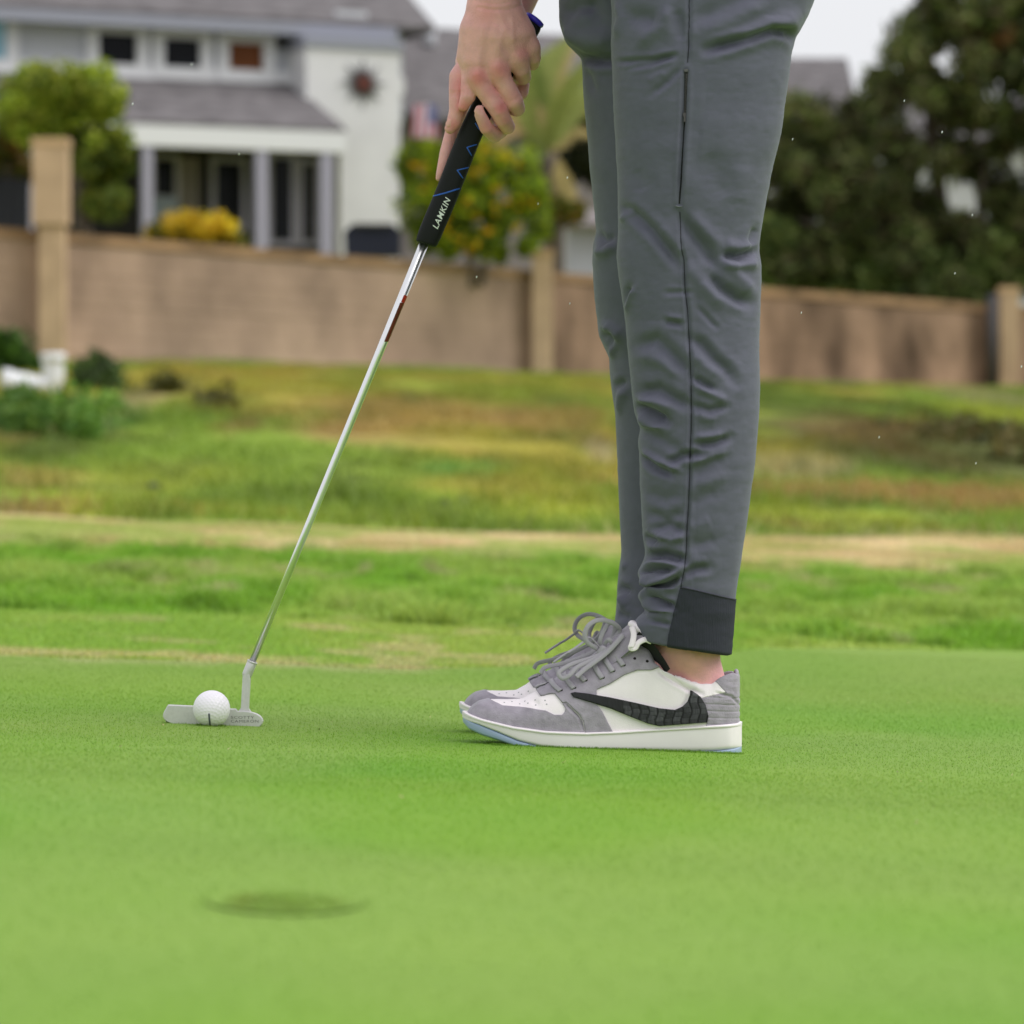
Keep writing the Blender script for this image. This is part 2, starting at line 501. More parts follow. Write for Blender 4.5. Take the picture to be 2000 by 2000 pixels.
mk('hole_plug', V, np.stack([i, j, j + na, i + na], -1).reshape(-1, 4), M_green, col=col_plug(V[:, 0], V[:, 1]), loc=PLUG,
   label='sunken round patch of dull olive turf in the blurred foreground of the green', cat='hole plug')

# --- rough with the dry strip, then the bank up to the wall and the land beyond
r0, r1, r2 = yG(XS), yS0(XS), yS1(XS)
rows = [r0 + (r1 - r0) * t for t in np.linspace(0, 1, 150)] + [r1 + (r2 - r1) * t for t in np.linspace(0, 1, 40)[1:]]
V, F, c = sheet('rough', rows, col_rough, M_rough)
V[:, 2] += np.where(V[:, 1] > yR(V[:, 0]), .012 * (fbm(V[:, 0] * 6, V[:, 1] * 3, 41, 3) - .4), 0)
mk('rough_ground', V, F, M_rough, col=c, kind='structure', loc=(0, 0, 0))
rows = [r2 + (60 - r2) * t for t in np.linspace(0, 1, 190) ** 1.15] + [np.full_like(XS, y) for y in (66, 75, 90, 120, 180, 300, 600, 1100)]
V, F, c = sheet('bank', rows, col_hill, M_hill)
V[:, 2] += np.where((V[:, 1] > yS1(V[:, 0]) + .3) & (V[:, 1] < 50), .12 * (fbm(V[:, 0] * .9, V[:, 1] * .5, 42, 3) - .5), 0)
mk('grassy_bank', V, F, M_hill, col=c, kind='structure', loc=(0, 0, 0))

# --- grass blades (countless: one object per kind of turf)
def blades(name, x, y, h, w, c, lean, seg2=False, label=None, base=.8, tv=.25):
    n = len(x)
    z = gz(x, y) - .001
    B = np.stack([x, y, z], 1)
    a = rng.uniform(0, 2 * np.pi, n)
    s = np.stack([np.cos(a), np.sin(a), np.zeros(n)], 1) * (w / 2)[:, None]
    la = rng.uniform(0, 2 * np.pi, n)
    l = np.stack([np.cos(la), np.sin(la), np.zeros(n)], 1) * (h * lean * rng.uniform(.3, 1.2, n))[:, None]
    tip = B + l + np.stack([0 * h, 0 * h, h], 1)
    tint = rng.uniform(1 - tv, 1 + tv, n)[:, None]
    warm = rng.normal(0, .06, (n, 1)) * np.array([[1, .3, -.4]])
    cc = np.clip(c * tint * (1 + warm), 0.002, .9)
    if not seg2:
        V = np.stack([B - s, B + s, tip], 1).reshape(-1, 3)
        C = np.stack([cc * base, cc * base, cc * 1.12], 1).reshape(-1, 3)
        F = np.arange(n * 3).reshape(n, 3)
    else:
        mid = B + l * .35 + np.stack([0 * h, 0 * h, h * .6], 1)
        V = np.stack([B - s, B + s, mid - s * .75, mid + s * .75, tip], 1).reshape(-1, 3)
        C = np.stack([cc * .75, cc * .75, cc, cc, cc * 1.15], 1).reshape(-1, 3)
        o = np.arange(n)[:, None] * 5
        F = np.vstack([o + np.array([[0, 1, 3]]), o + np.array([[0, 3, 2]]), o + np.array([[2, 3, 4]])])
    ob = mk(name, V, F, M_blade, smooth=False, col=C, loc=(0, 0, 0), kind='stuff', label=label, cat='grass')
    return ob

def scatter(n, y0, y1, marg=1.25, gamma=1.0):
    t = rng.uniform(0, 1, n) ** gamma
    y = y0 + (y1 - y0) * t
    hw = 1000 * PXM * (D0 + y) / D0 * marg + .08
    x = rng.uniform(-1, 1, n) * hw
    return x, y
# short turf of the green: dense where it is in focus
xa, ya = scatter(560000, -1.9, 3.2, 1.25, .95)
k = (ya < yG(xa)) & (rng.uniform(0, 1, len(ya)) < sstep(-1.9, -.6, ya))
xb, yb = scatter(120000, -2.6, -.4, 1.2)
x = np.concatenate([xa[k], xb]); y = np.concatenate([ya[k], yb])
n = len(x)
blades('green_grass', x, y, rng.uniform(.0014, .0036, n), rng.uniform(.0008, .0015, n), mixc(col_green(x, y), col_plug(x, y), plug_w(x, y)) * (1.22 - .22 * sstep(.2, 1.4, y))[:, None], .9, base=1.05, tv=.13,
       label='closely mown bright grass of the putting green')
# longer blades left uncut round the soles and the ball
px_ = rng.uniform(960, 1452, 5200); yy_ = np.where(rng.uniform(0, 1, 5200) < .62, -.047, .173) + rng.normal(0, .006, 5200)
xx_ = (px_ - 1000) * PXM * (D0 + yy_) / D0
an = rng.uniform(0, 2 * np.pi, 700)
xx_ = np.concatenate([xx_, -.3465 + .011 * np.cos(an) * rng.uniform(.6, 1.6, 700)]); yy_ = np.concatenate([yy_, .14 + .011 * np.sin(an) * rng.uniform(.6, 1.6, 700)])
n = len(xx_)
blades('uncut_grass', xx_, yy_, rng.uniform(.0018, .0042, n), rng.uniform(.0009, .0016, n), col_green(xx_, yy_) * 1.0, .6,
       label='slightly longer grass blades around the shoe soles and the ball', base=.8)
x, y = scatter(170, -1.2, 2.2, 1.05)
n = len(x)
blades('grass_clippings', x, y, rng.uniform(.0015, .004, n), rng.uniform(.0015, .0035, n), np.where(rng.uniform(0, 1, (n, 1)) < .6, C_TAN * .9, C_DARK), 2.6,
       label='scattered dry clippings and dark specks lying on the mown green', base=1.0)
# collar and rough
x, y = scatter(700000, 1.2, 13.5, 1.35, 1.15)
g = yG(x); r = yR(x); s0 = yS0(x); s1 = yS1(x)
k = (y > g) & (y < s1 + .3)
x, y, g, r, s0 = x[k], y[k], g[k], r[k], s0[k]
cl = fbm(x * 6, y * 3.5, 51, 3)
n = len(x)
hh = np.where(y < r, rng.uniform(.003, .008, n), rng.uniform(.012, .034, n) * (.45 + 1.3 * sstep(.4, .75, cl)))
hh = np.where(y > s0, rng.uniform(.008, .02, n), hh)
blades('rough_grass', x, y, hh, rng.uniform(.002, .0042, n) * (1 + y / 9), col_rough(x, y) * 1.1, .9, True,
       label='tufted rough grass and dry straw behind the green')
x, y = scatter(220000, 10, 52, 1.4, .8)
k = y > yS1(x)
x, y = x[k], y[k]; n = len(x)
cl = fbm(x * 1.2, y * .6, 52, 3)
blades('bank_grass', x, y, rng.uniform(.03, .09, n) * (.5 + sstep(.4, .7, cl)), rng.uniform(.008, .02, n), col_hill(x, y) * 1.1, .8, False,
       label='long weedy grass on the bank below the wall')
# ================================================================ wall, houses, planting
M_wall2 = mat('shaded_block_wall', lin(140, 116, 98), rough=.9, var=.9, vscale=1.1, stretch=(1, 1, .5), bump=.02, bscale=9, spec=.1, vdetail=6)  # shade under the pine painted in as a darker block colour
M_cope = mat('coping_block', lin(150, 120, 90), rough=.9, var=.6, vscale=1.4)
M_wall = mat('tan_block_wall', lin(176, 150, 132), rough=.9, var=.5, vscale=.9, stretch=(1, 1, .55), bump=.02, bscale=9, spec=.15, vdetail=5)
M_post = mat('tan_stucco_post', lin(194, 166, 138), rough=.9, var=.18, vscale=2.0, bump=.01, bscale=14, spec=.15)
M_cap = mat('clay_cap', lin(190, 158, 124), rough=.9, var=.25, vscale=3)
M_white = mat('white_trim', lin(226, 226, 230), rough=.6)
M_stucco = mat('pale_stucco', lin(220, 219, 222), rough=.9, var=.06, vscale=1.5)
M_siding = mat('pale_grey_siding', lin(198, 200, 208), rough=.8, var=.05, vscale=2)
M_greyw = mat('grey_wall', lin(132, 124, 124), rough=.9, var=.08, vscale=1.2)
M_roof = mat('grey_shingle', lin(101, 97, 99), rough=.95, var=.5, vscale=2.5, stretch=(1, 1, 6))
M_eave = mat('bluegrey_fascia', lin(146, 148, 162), rough=.7)
M_darkglass = mat('dark_pane', (.010, .011, .014, 1), rough=.15, spec=.08)
M_blind = mat('brown_blind', lin(112, 62, 26), rough=.8)
M_bluepane = mat('pale_blue_pane', lin(150, 195, 215), rough=.2)
M_shade = mat('shaded_porch_wall', lin(40, 38, 43), rough=.9, var=.2, vscale=1.5)  # under-porch shade put into this near-black colour
M_lav = mat('lavender_paint', lin(160, 157, 174), rough=.7)
M_dark = mat('charcoal_paint', lin(38, 40, 50), rough=.7)
M_rust = mat('rusted_iron', lin(92, 44, 34), rough=.8)
M_iron = mat('dark_iron', lin(60, 58, 60), rough=.7)
M_cover = mat('navy_cover', lin(40, 44, 62), rough=.8)
M_pipe = mat('white_plastic_pipe', lin(222, 224, 230), rough=.4)
M_bark = mat('grey_bark', lin(98, 88, 78), rough=.95, var=.3, vscale=8, bump=.02, bscale=20)
M_leaf = mat('leaves', (0, 0, 0, 1), rough=.6, attr=True, transl=.3, spec=.3)

# --- garden wall: segments between posts
WN = [(-1900, 640, 405, 43.0), (-420, 668, 428, 44.5), (98, 703, 471, 46.0), (1062, 741, 547, 51.0), (1972, 772, 612, 58.0), (2500, 794, 640, 64.0)]
wall = thing('garden_wall', Q(1062, 737, 47.0), 'long tan block wall with posts along the top of the weedy bank', 'wall')
mb_c = MB()
for (a, b) in zip(WN[:-1], WN[1:]):
    A0 = Q(a[0], a[1] + 14, a[3] - D0); A1 = Q(a[0], a[2], a[3] - D0); B0 = Q(b[0], b[1] + 14, b[3] - D0); B1 = Q(b[0], b[2], b[3] - D0)
    A1 = np.array([A0[0], A0[1], A1[2]]); B1 = np.array([B0[0], B0[1], B1[2]])
    nrm = np.array([-(B0 - A0)[1], (B0 - A0)[0], 0]); nrm /= np.linalg.norm(nrm)
    # courses of slumped block: each course a strip with its own small set-back
    mb = MB(); nc = 8
    for i in range(nc):
        f0, f1 = i / nc, (i + 1) / nc - .004
        P = [A0 + (A1 - A0) * f0, B0 + (B1 - B0) * f0, B0 + (B1 - B0) * f1, A0 + (A1 - A0) * f1]
        s = .004 * rng.uniform(-1, 1)
        mb.prism(np.array(P) + nrm * s, nrm * .2)
    P = [A0, B0, B0 + (B1 - B0) * .99, A0 + (A1 - A0) * .99]
    mb.prism(np.array(P) + nrm * .008, nrm * .12)
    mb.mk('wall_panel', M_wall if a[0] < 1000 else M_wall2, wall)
    mb = MB()
    mb.prism(np.array([A1, B1, B1 + [0, 0, .12], A1 + [0, 0, .12]]) - nrm * .03, nrm * .26)
    mb.mk('coping', M_cope, wall)
def post(name, px0, px1, pyt, pyb, d, m, cap=True):
    p0 = Q(px0, pyb, d - D0); p1 = Q(px1, pyb, d - D0); t = Q(px0, pyt, d - D0)
    w = p1[0] - p0[0]; c = (p0 + p1) / 2
    mb = MB(); mb.box([c[0], c[1] + .1, (p0[2] + t[2]) / 2], [w, w, t[2] - p0[2]])
    o = mb.mk(name, m, wall)
    if cap:
        mb = MB(); mb.box([c[0], c[1] + .1, t[2] + .05], [w + .03, w + .03, .1])
        mb.mk('post_cap', M_cap, o)
    return o
post('wall_post', 77, 126, 440, 716, 45.6, M_post, False)
post('upper_post', 65, 132, 286, 439, 45.6, M_post)
post('wall_post', 1040, 1080, 500, 752, 50.6, M_post)
post('wall_post', 1953, 1990, 572, 782, 57.4, M_post)
# shadowed recess beside the right post: its shade added as a dark tube
mb = MB(); p = Q(1938, 780, 53.2); t = Q(1938, 575, 53.2)
mb.tube([p, t], .09, 10); mb.mk('recess_shade', M_iron, wall)

# --- the two-storey house, facade turned away to the right
TH = math.radians(24)
UF = np.array([math.cos(TH), math.sin(TH), 0]); NF = np.array([math.sin(TH), -math.cos(TH), 0])
OF = np.array([-700 * PXM * 64 / D0, 64 - D0, 0])
def fa(px, off=0.0):
    k = (px - 1000) * PXM / D0
    o = OF + NF * off
    return (k * (o[1] + D0) - o[0]) / (UF[0] - k * UF[1])
def fz(px, py, off=0.0):
    a = fa(px, off); p = OF + NF * off + UF * a; d = p[1] + D0
    return CAMH + (HOR - py) * PXM * d / D0
def fp(a, z, off=0.0):
    p = OF + NF * off + UF * a
    return np.array([p[0], p[1], z])
def fbox(mb, a0, a1, z0, z1, o0, o1):
    mb.prism([fp(a0, z0, o0), fp(a1, z0, o0), fp(a1, z1, o0), fp(a0, z1, o0)], NF * (o1 - o0))
GH = 1.85
house = thing('house', fp(fa(420), GH), 'two-storey grey and white house with a long porch behind the wall', 'house')
zE = fz(400, 46); aL = fa(-1300); aR = fa(786); z2b = fz(400, 168)
zPt = fz(420, 160); zPb = fz(420, 250, 2.4); zPf = fz(420, 290, 2.4)
mb = MB(); fbox(mb, aL, aR, zPt - .6, zE, -8, 0); mb.mk('upper_wall', M_siding, house)
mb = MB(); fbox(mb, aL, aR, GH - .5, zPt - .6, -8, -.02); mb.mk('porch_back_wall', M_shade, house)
# main roof: eave slab and slope, hipped to the right
aRr = fa(852, -3)
mb = MB()
e0, e1 = fp(aL, zE, .6), fp(fa(850, .6), zE - .02, .6)
r0_, r1_ = fp(aL, zE + 3.6, -6), fp(fa(610, -6), zE + 3.6, -6)
mb.prism([e0, e1, r1_, r0_], np.array([0, 0, .12]))
e2 = fp(fa(850, .6), zE, -12)
mb.prism([e1, e2, r1_], np.array([0, 0, .12]))
mb.prism([r0_, r1_, e2, fp(aL, zE, -12)], np.array([0, 0, .12]))
mb.mk('main_roof', M_roof, house)
mb = MB(); fbox(mb, aL, fa(775, .62), zE - .20, zE + .02, .55, .66); mb.mk('eave_fascia', M_eave, house)
mb = MB(); fbox(mb, aL, aR, z2b, fz(400, 134), .0, .10); mb.mk('sill_band', M_white, house)
def window(l, r, t, b, pane, fr=24):
    cx = (l + r) / 2; cy = (t + b) / 2
    a0, a1 = fa(l), fa(r); z1, z0 = fz(cx, t), fz(cx, b); f = .21
    mb = MB()
    fbox(mb, a0 - f, a0, z0 - f, z1 + f, .0, .14); fbox(mb, a1, a1 + f, z0 - f, z1 + f, .0, .14)
    fbox(mb, a0, a1, z1, z1 + f, .0, .138); fbox(mb, a0, a1, z0 - f, z0, .0, .138)
    w = mb.mk('window', M_white, house)
    mb = MB(); fbox(mb, a0, a1, z0, z1, .005, .02); mb.mk('pane', pane, w)
    mb = MB(); fbox(mb, a0 - f - .08, a1 + f + .08, z0 - f - .1, z0 - f, .005, .2); mb.mk('sill', M_white, w)
window(189, 264, 66, 126, M_darkglass)
window(317, 388, 76, 136, M_darkglass)
window(443, 511, 84, 143, M_blind)
window(-60, 10, 42, 116, M_bluepane)
mb = MB(); fbox(mb, fa(540), fa(578), fz(560, 96), fz(560, 74), .005, .12); mb.mk('wall_lamp', M_iron, house)
# porch: sloped roof, white beam, columns, doors
aP0, aP1 = fa(-1300, 2.4), fa(672, 2.4)
mb = MB()
mb.prism([fp(aP0, zPb, 2.5), fp(aP1, zPb, 2.5), fp(aP1 - .1, zPt, -.02), fp(aP0, zPt, -.02)], np.array([0, 0, .07]))
mb.mk('porch_roof', M_roof, house)
mb = MB(); fbox(mb, aP0, aP1, zPf, zPb + .03, 2.3, 2.5); mb.mk('porch_beam', M_white, house)
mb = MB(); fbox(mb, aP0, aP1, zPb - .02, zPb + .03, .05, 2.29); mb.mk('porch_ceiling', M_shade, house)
for l, r in ((275, 294), (496, 518), (622, 646), (40, 62), (-400, -380), (-800, -780)):
    mb = MB(); fbox(mb, fa(l, 2.35), fa(r, 2.35), GH - .5, zPf, 2.32, 2.48); mb.mk('porch_column', M_lav, house)
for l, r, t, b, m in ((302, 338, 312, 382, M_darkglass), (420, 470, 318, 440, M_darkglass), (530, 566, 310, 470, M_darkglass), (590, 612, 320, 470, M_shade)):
    c = (l + r) / 2
    mb = MB(); fbox(mb, fa(l) - .1, fa(r) + .1, fz(c, b) - .1, fz(c, t) + .1, -.02, .06); w = mb.mk('porch_door', M_lav, house)
    mb = MB(); fbox(mb, fa(l), fa(r), fz(c, b), fz(c, t), .06, .075); mb.mk('pane', m, w)
mb = MB(); fbox(mb, fa(297), fa(345), fz(320, 470), fz(320, 386), -.015, .07); mb.mk('porch_panel', mat('blue_grey_panel', lin(150, 160, 182), rough=.8), house)
for l, r in ((345, 368), (372, 386), (566, 590)):
    c = (l + r) / 2
    mb = MB(); fbox(mb, fa(l), fa(r), fz(c, 480), fz(c, 308), -.015, .05); mb.mk('wall_pier', M_greyw, house)
# chimney stack with its iron sunburst
cf = .95
aC0, aC1 = fa(598, cf), fa(781, cf)
zC = fz(680, 95, cf)
mb = MB(); fbox(mb, aC0, aC1, zPb + .06, zC, .01, cf); fbox(mb, fa(664, cf), aC1, GH - .5, zPb + .06, .011, cf - .001)
ch = mb.mk('chimney', M_stucco, house)
mb = MB(); fbox(mb, aC0 - .05, aC1 + .05, zC, zC + .2, -.05, cf + .06); mb.mk('chimney_shoulder', M_eave, ch)
mb = MB(); fbox(mb, fa(646, .5), fa(730, .5), zC + .2, fz(684, 38, .5), -.2, .5); fbox(mb, fa(656, .4), fa(718, .4), fz(684, 38, .4), fz(684, 22, .4), -.1, .4)
mb.mk('chimney_cap', M_siding, ch)
star = thing('sunburst_ornament', fp(fa(708, cf), fz(708, 163, cf), cf + .03), 'dark iron sunburst ornament with a rust red centre on the white chimney', 'wall ornament')
mb = MB(); c0 = fp(fa(708, cf), fz(708, 163, cf), cf)
aa = np.linspace(0, 2 * np.pi, 25)[:-1]
mb.prism([c0 + NF * .02 + .145 * (math.cos(t) * UF + math.sin(t) * np.array([0, 0, 1])) for t in aa], NF * .07); mb.mk('disc', M_rust, star)
for i in range(16):
    t = i * 2 * np.pi / 16; e = math.cos(t) * UF + math.sin(t) * np.array([0, 0, 1]); g = -math.sin(t) * UF + math.cos(t) * np.array([0, 0, 1])
    L = .46 if i % 2 == 0 else .32
    mb = MB(); mb.prism([c0 + NF * .02 + e * .12 - g * .04, c0 + NF * .02 + e * L, c0 + NF * .02 + e * .12 + g * .04], NF * .03); mb.mk('ray', M_iron, star)
# lower wing to the right of the chimney
wing = thing('house_wing', fp(fa(960, -3), GH, -3), 'low grey wing with a shallow shingle roof right of the chimney', 'house')
aw0, aw1 = fa(783, -3), fa(1330, -3)
zw = fz(960, 236, -3)
mb = MB(); fbox(mb, aw0, aw1, GH - .5, zw, -9, -3); mb.mk('wall', M_greyw, wing)
zr = fz(960, 70, -6.5)
mb = MB(); mb.prism([fp(aw0, zw - .1, -2.5), fp(aw1, zw - .1, -2.5), fp(aw1, zr, -6.5), fp(aw0, zr, -6.5)], np.array([0, 0, .1]))
mb.prism([fp(aw0, zr, -6.5), fp(aw1, zr, -6.5), fp(aw1, zw, -10.5), fp(aw0, zw, -10.5)], np.array([0, 0, .1])); mb.mk('roof', M_roof, wing)
mb = MB(); v0 = fp(fa(840, -5.6), fz(840, 92, -5.6), -5.6)
mb.tube([v0, v0 + [0, 0, .35]], .12, 10); mb.mk('roof_vent', M_siding, wing)

# --- neighbour's house behind the pine, and a white shed wall seen beside the trousers
nb = thing('neighbour_house', Q(1750, 640, 76), 'pale house with a grey roof mostly hidden behind the dark pine', 'house')
def wbox(mb, px0, px1, py0, py1, y, depth):
    a = Q(px0, py1, y); b = Q(px1, py0, y)
    mb.prism([(a[0], y, a[2]), (b[0], y, a[2]), (b[0], y, b[2]), (a[0], y, b[2])], (0, depth, 0))
mb = MB(); wbox(mb, 1430, 2400, 262, 660, 78, 6); mb.mk('wall', mat('neighbour_stucco', lin(196, 196, 204), rough=.9, var=.05, vscale=1), nb)
a0 = Q(1400, 268, 77.5); a1 = Q(1690, 268, 77.5); b1 = Q(1655, 122, 81); b0 = Q(1400, 122, 81); a2 = Q(2400, 268, 77.5); b2 = Q(2400, 200, 81)
mb = MB(); mb.prism([a0, a1, b1, b0], (0, .1, .12)); mb.mk('roof', M_roof, nb)
mb = MB(); mb.prism([a1 + [.02, 0, -.1], a2, b2, Q(1690, 200, 81)], (0, .1, .12)); mb.mk('roof', M_roof, nb)
mb = MB(); wbox(mb, 1560, 1600, 300, 420, 77.9, .05); mb.mk('window', M_darkglass, nb)
shed = thing('garden_shed', Q(1150, 560, 50), 'small white shed wall showing between the palm and the trousers', 'shed')
mb = MB(); wbox(mb, 1106, 1300, 440, 700, 50.5, 2.0); mb.mk('wall', M_siding, shed)
mb = MB(); a = Q(1098, 441, 50.2); b = Q(1310, 441, 50.2); mb.prism([a, b, b + [0, .1, .12], a + [0, .1, .12]], (0, 2.6, .3)); mb.mk('roof', M_greyw, shed)

# --- foliage
def leaves(mb_or_none, centers, radii, n, size, colors, shape=1.6, up=.3, flat=None):
    """leaf-sized faces spread through clumps; returns V, F, C"""
    m = len(centers)
    ci = rng.integers(0, m, n)
    c = np.asarray(centers)[ci]; r = np.asarray(radii)[ci]
    d = rng.normal(0, 1, (n, 3)); d /= np.linalg.norm(d, axis=1)[:, None]
    rad = rng.uniform(0, 1, n) ** (1 / 2.2)
    p = c + d * r * rad[:, None] if r.ndim == 2 else c + d * (r * rad)[:, None]
    a = rng.normal(0, 1, (n, 3)); a[:, 2] += up; a /= np.linalg.norm(a, axis=1)[:, None]
    b = np.cross(a, rng.normal(0, 1, (n, 3))); b /= np.linalg.norm(b, axis=1)[:, None]
    s = size * rng.uniform(.6, 1.3, n)[:, None]
    V = np.stack([p - a * s * shape * .5, p + b * s * .4, p + a * s * shape * .5, p - b * s * .4], 1).reshape(-1, 3)
    col = np.asarray(colors)
    clump_tone = rng.uniform(.65, 1.3, m)[ci][:, None]
    cc = col[rng.integers(0, len(col), n)] * clump_tone * rng.uniform(.75, 1.25, n)[:, None]
    C = np.repeat(np.clip(cc, .003, .9), 4, 0)
    F = np.arange(n * 4).reshape(n, 4)
    return V, F, C

def clumps(poly, y, dy, n, rmin, rmax, holes=()):
    """clump centres inside an outline given in photo pixels at depth y, with real spread in depth"""
    p = np.asarray(poly, float); out = []; rr = []
    while len(out) < n:
        q = np.array([rng.uniform(p[:, 0].min(), p[:, 0].max()), rng.uniform(p[:, 1].min(), p[:, 1].max())])
        if not inpoly(q[:1], q[1:], poly)[0]: continue
        if any(((q[0] - h[0]) / h[2]) ** 2 + ((q[1] - h[1]) / h[3]) ** 2 < 1 for h in holes): continue
        out.append(Q(q[0], q[1], y + rng.uniform(-dy, dy))); rr.append(rng.uniform(rmin, rmax))
    return np.array(out), np.array(rr)

def limbs(pts_list, name, parent, m=None):
    mb = MB()
    for pts, ra, rb in pts_list:
        P = smoothpath(pts, 14); mb.tube(P, np.linspace(ra, rb, 14), 8)
    return mb.mk(name, m or M_bark, parent)

# round yellow-green tree at the left
yT = 44.5
tr = thing('round_tree', Q(150, 470, yT), 'round yellow-green tree standing just behind the left wall post', 'tree')
cen, rad = clumps([(8, 215), (30, 160), (90, 140), (150, 128), (205, 150), (250, 180), (262, 235), (240, 290), (170, 300), (90, 275), (30, 270)], yT, .9, 70, .14, .30)
V, F, C = leaves(None, cen, rad, 15000, .07, [lin(166, 182, 56)[:3], lin(138, 160, 46)[:3], lin(190, 196, 78)[:3], lin(96, 120, 36)[:3]])
mk('crown', V, F, M_leaf, tr, smooth=False, col=C)
cen, rad = clumps([(130, 270), (240, 270), (255, 350), (240, 440), (180, 445), (150, 380)], yT - .2, .6, 34, .12, .26)
V, F, C = leaves(None, cen, rad, 6000, .07, [lin(95, 115, 35)[:3], lin(70, 90, 28)[:3], lin(120, 125, 40)[:3]])
mk('lower_foliage', V, F, M_leaf, tr, smooth=False, col=C)
limbs([([Q(165, 470, yT), Q(160, 380, yT), Q(150, 290, yT + .1), Q(140, 200, yT)], .12, .05), ([Q(158, 330, yT), Q(190, 270, yT - .2), Q(220, 220, yT)], .07, .03),
       ([Q(156, 310, yT), Q(100, 250, yT + .2), Q(70, 210, yT)], .06, .03)], 'trunk', tr)
hd = thing('hedge_bush', Q(20, 470, 46), 'dark olive bush growing left of the wall post', 'bush')
cen, rad = clumps([(-160, 260), (50, 265), (60, 340), (-160, 345)], 46, .5, 36, .16, .3)
V, F, C = leaves(None, cen, rad, 6000, .08, [lin(90, 100, 30)[:3], lin(60, 75, 25)[:3], lin(140, 100, 40)[:3]])
mk('foliage', V, F, M_leaf, hd, smooth=False, col=C)
limbs([([Q(10, 480, 46), Q(12, 300, 46)], .06, .03), ([Q(-80, 480, 46), Q(-75, 300, 46)], .06, .03)], 'stem', hd)
gate = thing('dark_gate', Q(0, 470, 45.6), 'dark slatted gate panel left of the tall wall post', 'gate')
for i in range(9):
    mb = MB(); wbox(mb, -160, 56, 348 + i * 12, 359 + i * 12, 45.6, .05); mb.mk('slat', M_dark, gate)
mb = MB(); wbox(mb, -160, -150, 345, 480, 45.66, .06); wbox(mb, 46, 57, 345, 480, 45.66, .06); wbox(mb, -160, 57, 349, 352, 45.655, .004); mb.mk('frame', M_dark, gate)

# golden flower bush on the wall
yb = 44.6
fb = thing('yellow_flower_bush', Q(375, 470, yb), 'bush covered in golden yellow flowers spilling over the wall below the porch', 'bush')
cen, rad = clumps([(295, 448), (325, 434), (360, 426), (420, 425), (455, 434), (462, 458), (400, 466), (330, 466), (292, 464)], yb, .35, 40, .08, .17)
V, F, C = leaves(None, cen, rad, 3600, .05, [lin(228, 192, 34)[:3], lin(242, 208, 40)[:3], lin(232, 196, 60)[:3], lin(205, 175, 50)[:3]])
mk('flowers', V, F, M_leaf, fb, smooth=False, col=C, kind='stuff')
cen, rad = clumps([(280, 452), (330, 446), (460, 452), (466, 484), (280, 482)], yb + .1, .3, 26, .08, .17)
V, F, C = leaves(None, cen, rad, 2600, .06, [lin(110, 115, 40)[:3], lin(140, 120, 40)[:3], lin(80, 90, 35)[:3]])
mk('foliage', V, F, M_leaf, fb, smooth=False, col=C)

# orange-flowered shrub beside the putter grip
yl = 46.2
ls = thing('lantana_shrub', Q(930, 520, yl), 'large green shrub dotted with orange flowers right behind the putter grip', 'bush')
poly = [(790, 300), (800, 420), (815, 460), (850, 495), (930, 505), (1020, 510), (1060, 480), (1060, 380), (1030, 310), (980, 285), (930, 275), (880, 290), (820, 285)]
cen, rad = clumps(poly, yl, .7, 110, .13, .26)
V, F, C = leaves(None, cen, rad, 17000, .065, [lin(135, 155, 30)[:3], lin(95, 122, 30)[:3], lin(165, 180, 25)[:3], lin(60, 82, 26)[:3]])
mk('foliage', V, F, M_leaf, ls, smooth=False, col=C)
fl = [(950, 295, .16), (985, 300, .14), (1010, 318, .1), (935, 330, .14), (880, 372, .12), (975, 378, .13), (1000, 395, .1), (905, 395, .1), (925, 425, .14), (945, 445, .12), (880, 455, .1),
      (900, 475, .1), (925, 482, .12), (1035, 390, .12), (1010, 440, .1), (845, 400, .1), (815, 330, .1), (840, 360, .08), (870, 330, .08), (960, 410, .1), (870, 430, .1)]
cen = np.array([Q(a + rng.uniform(-14, 14), b + rng.uniform(-14, 14), yl - .72 + .25 * rng.uniform(-1, 1)) for a, b, _ in fl for k_ in range(4)]); rad = np.array([r * rng.uniform(.25, .6) for *_, r in fl for k_ in range(4)])
V, F, C = leaves(None, cen, rad, 1000, .05, [lin(215, 175, 20)[:3], lin(205, 150, 30)[:3], lin(190, 180, 25)[:3]], shape=1.1)
mk('flowers', V, F, M_leaf, ls, smooth=False, col=C, kind='stuff')
limbs([([Q(920, 560, yl), Q(915, 430, yl), Q(890, 340, yl)], .05, .02), ([Q(940, 560, yl), Q(960, 430, yl), Q(985, 330, yl)], .05, .02)], 'stem', ls)

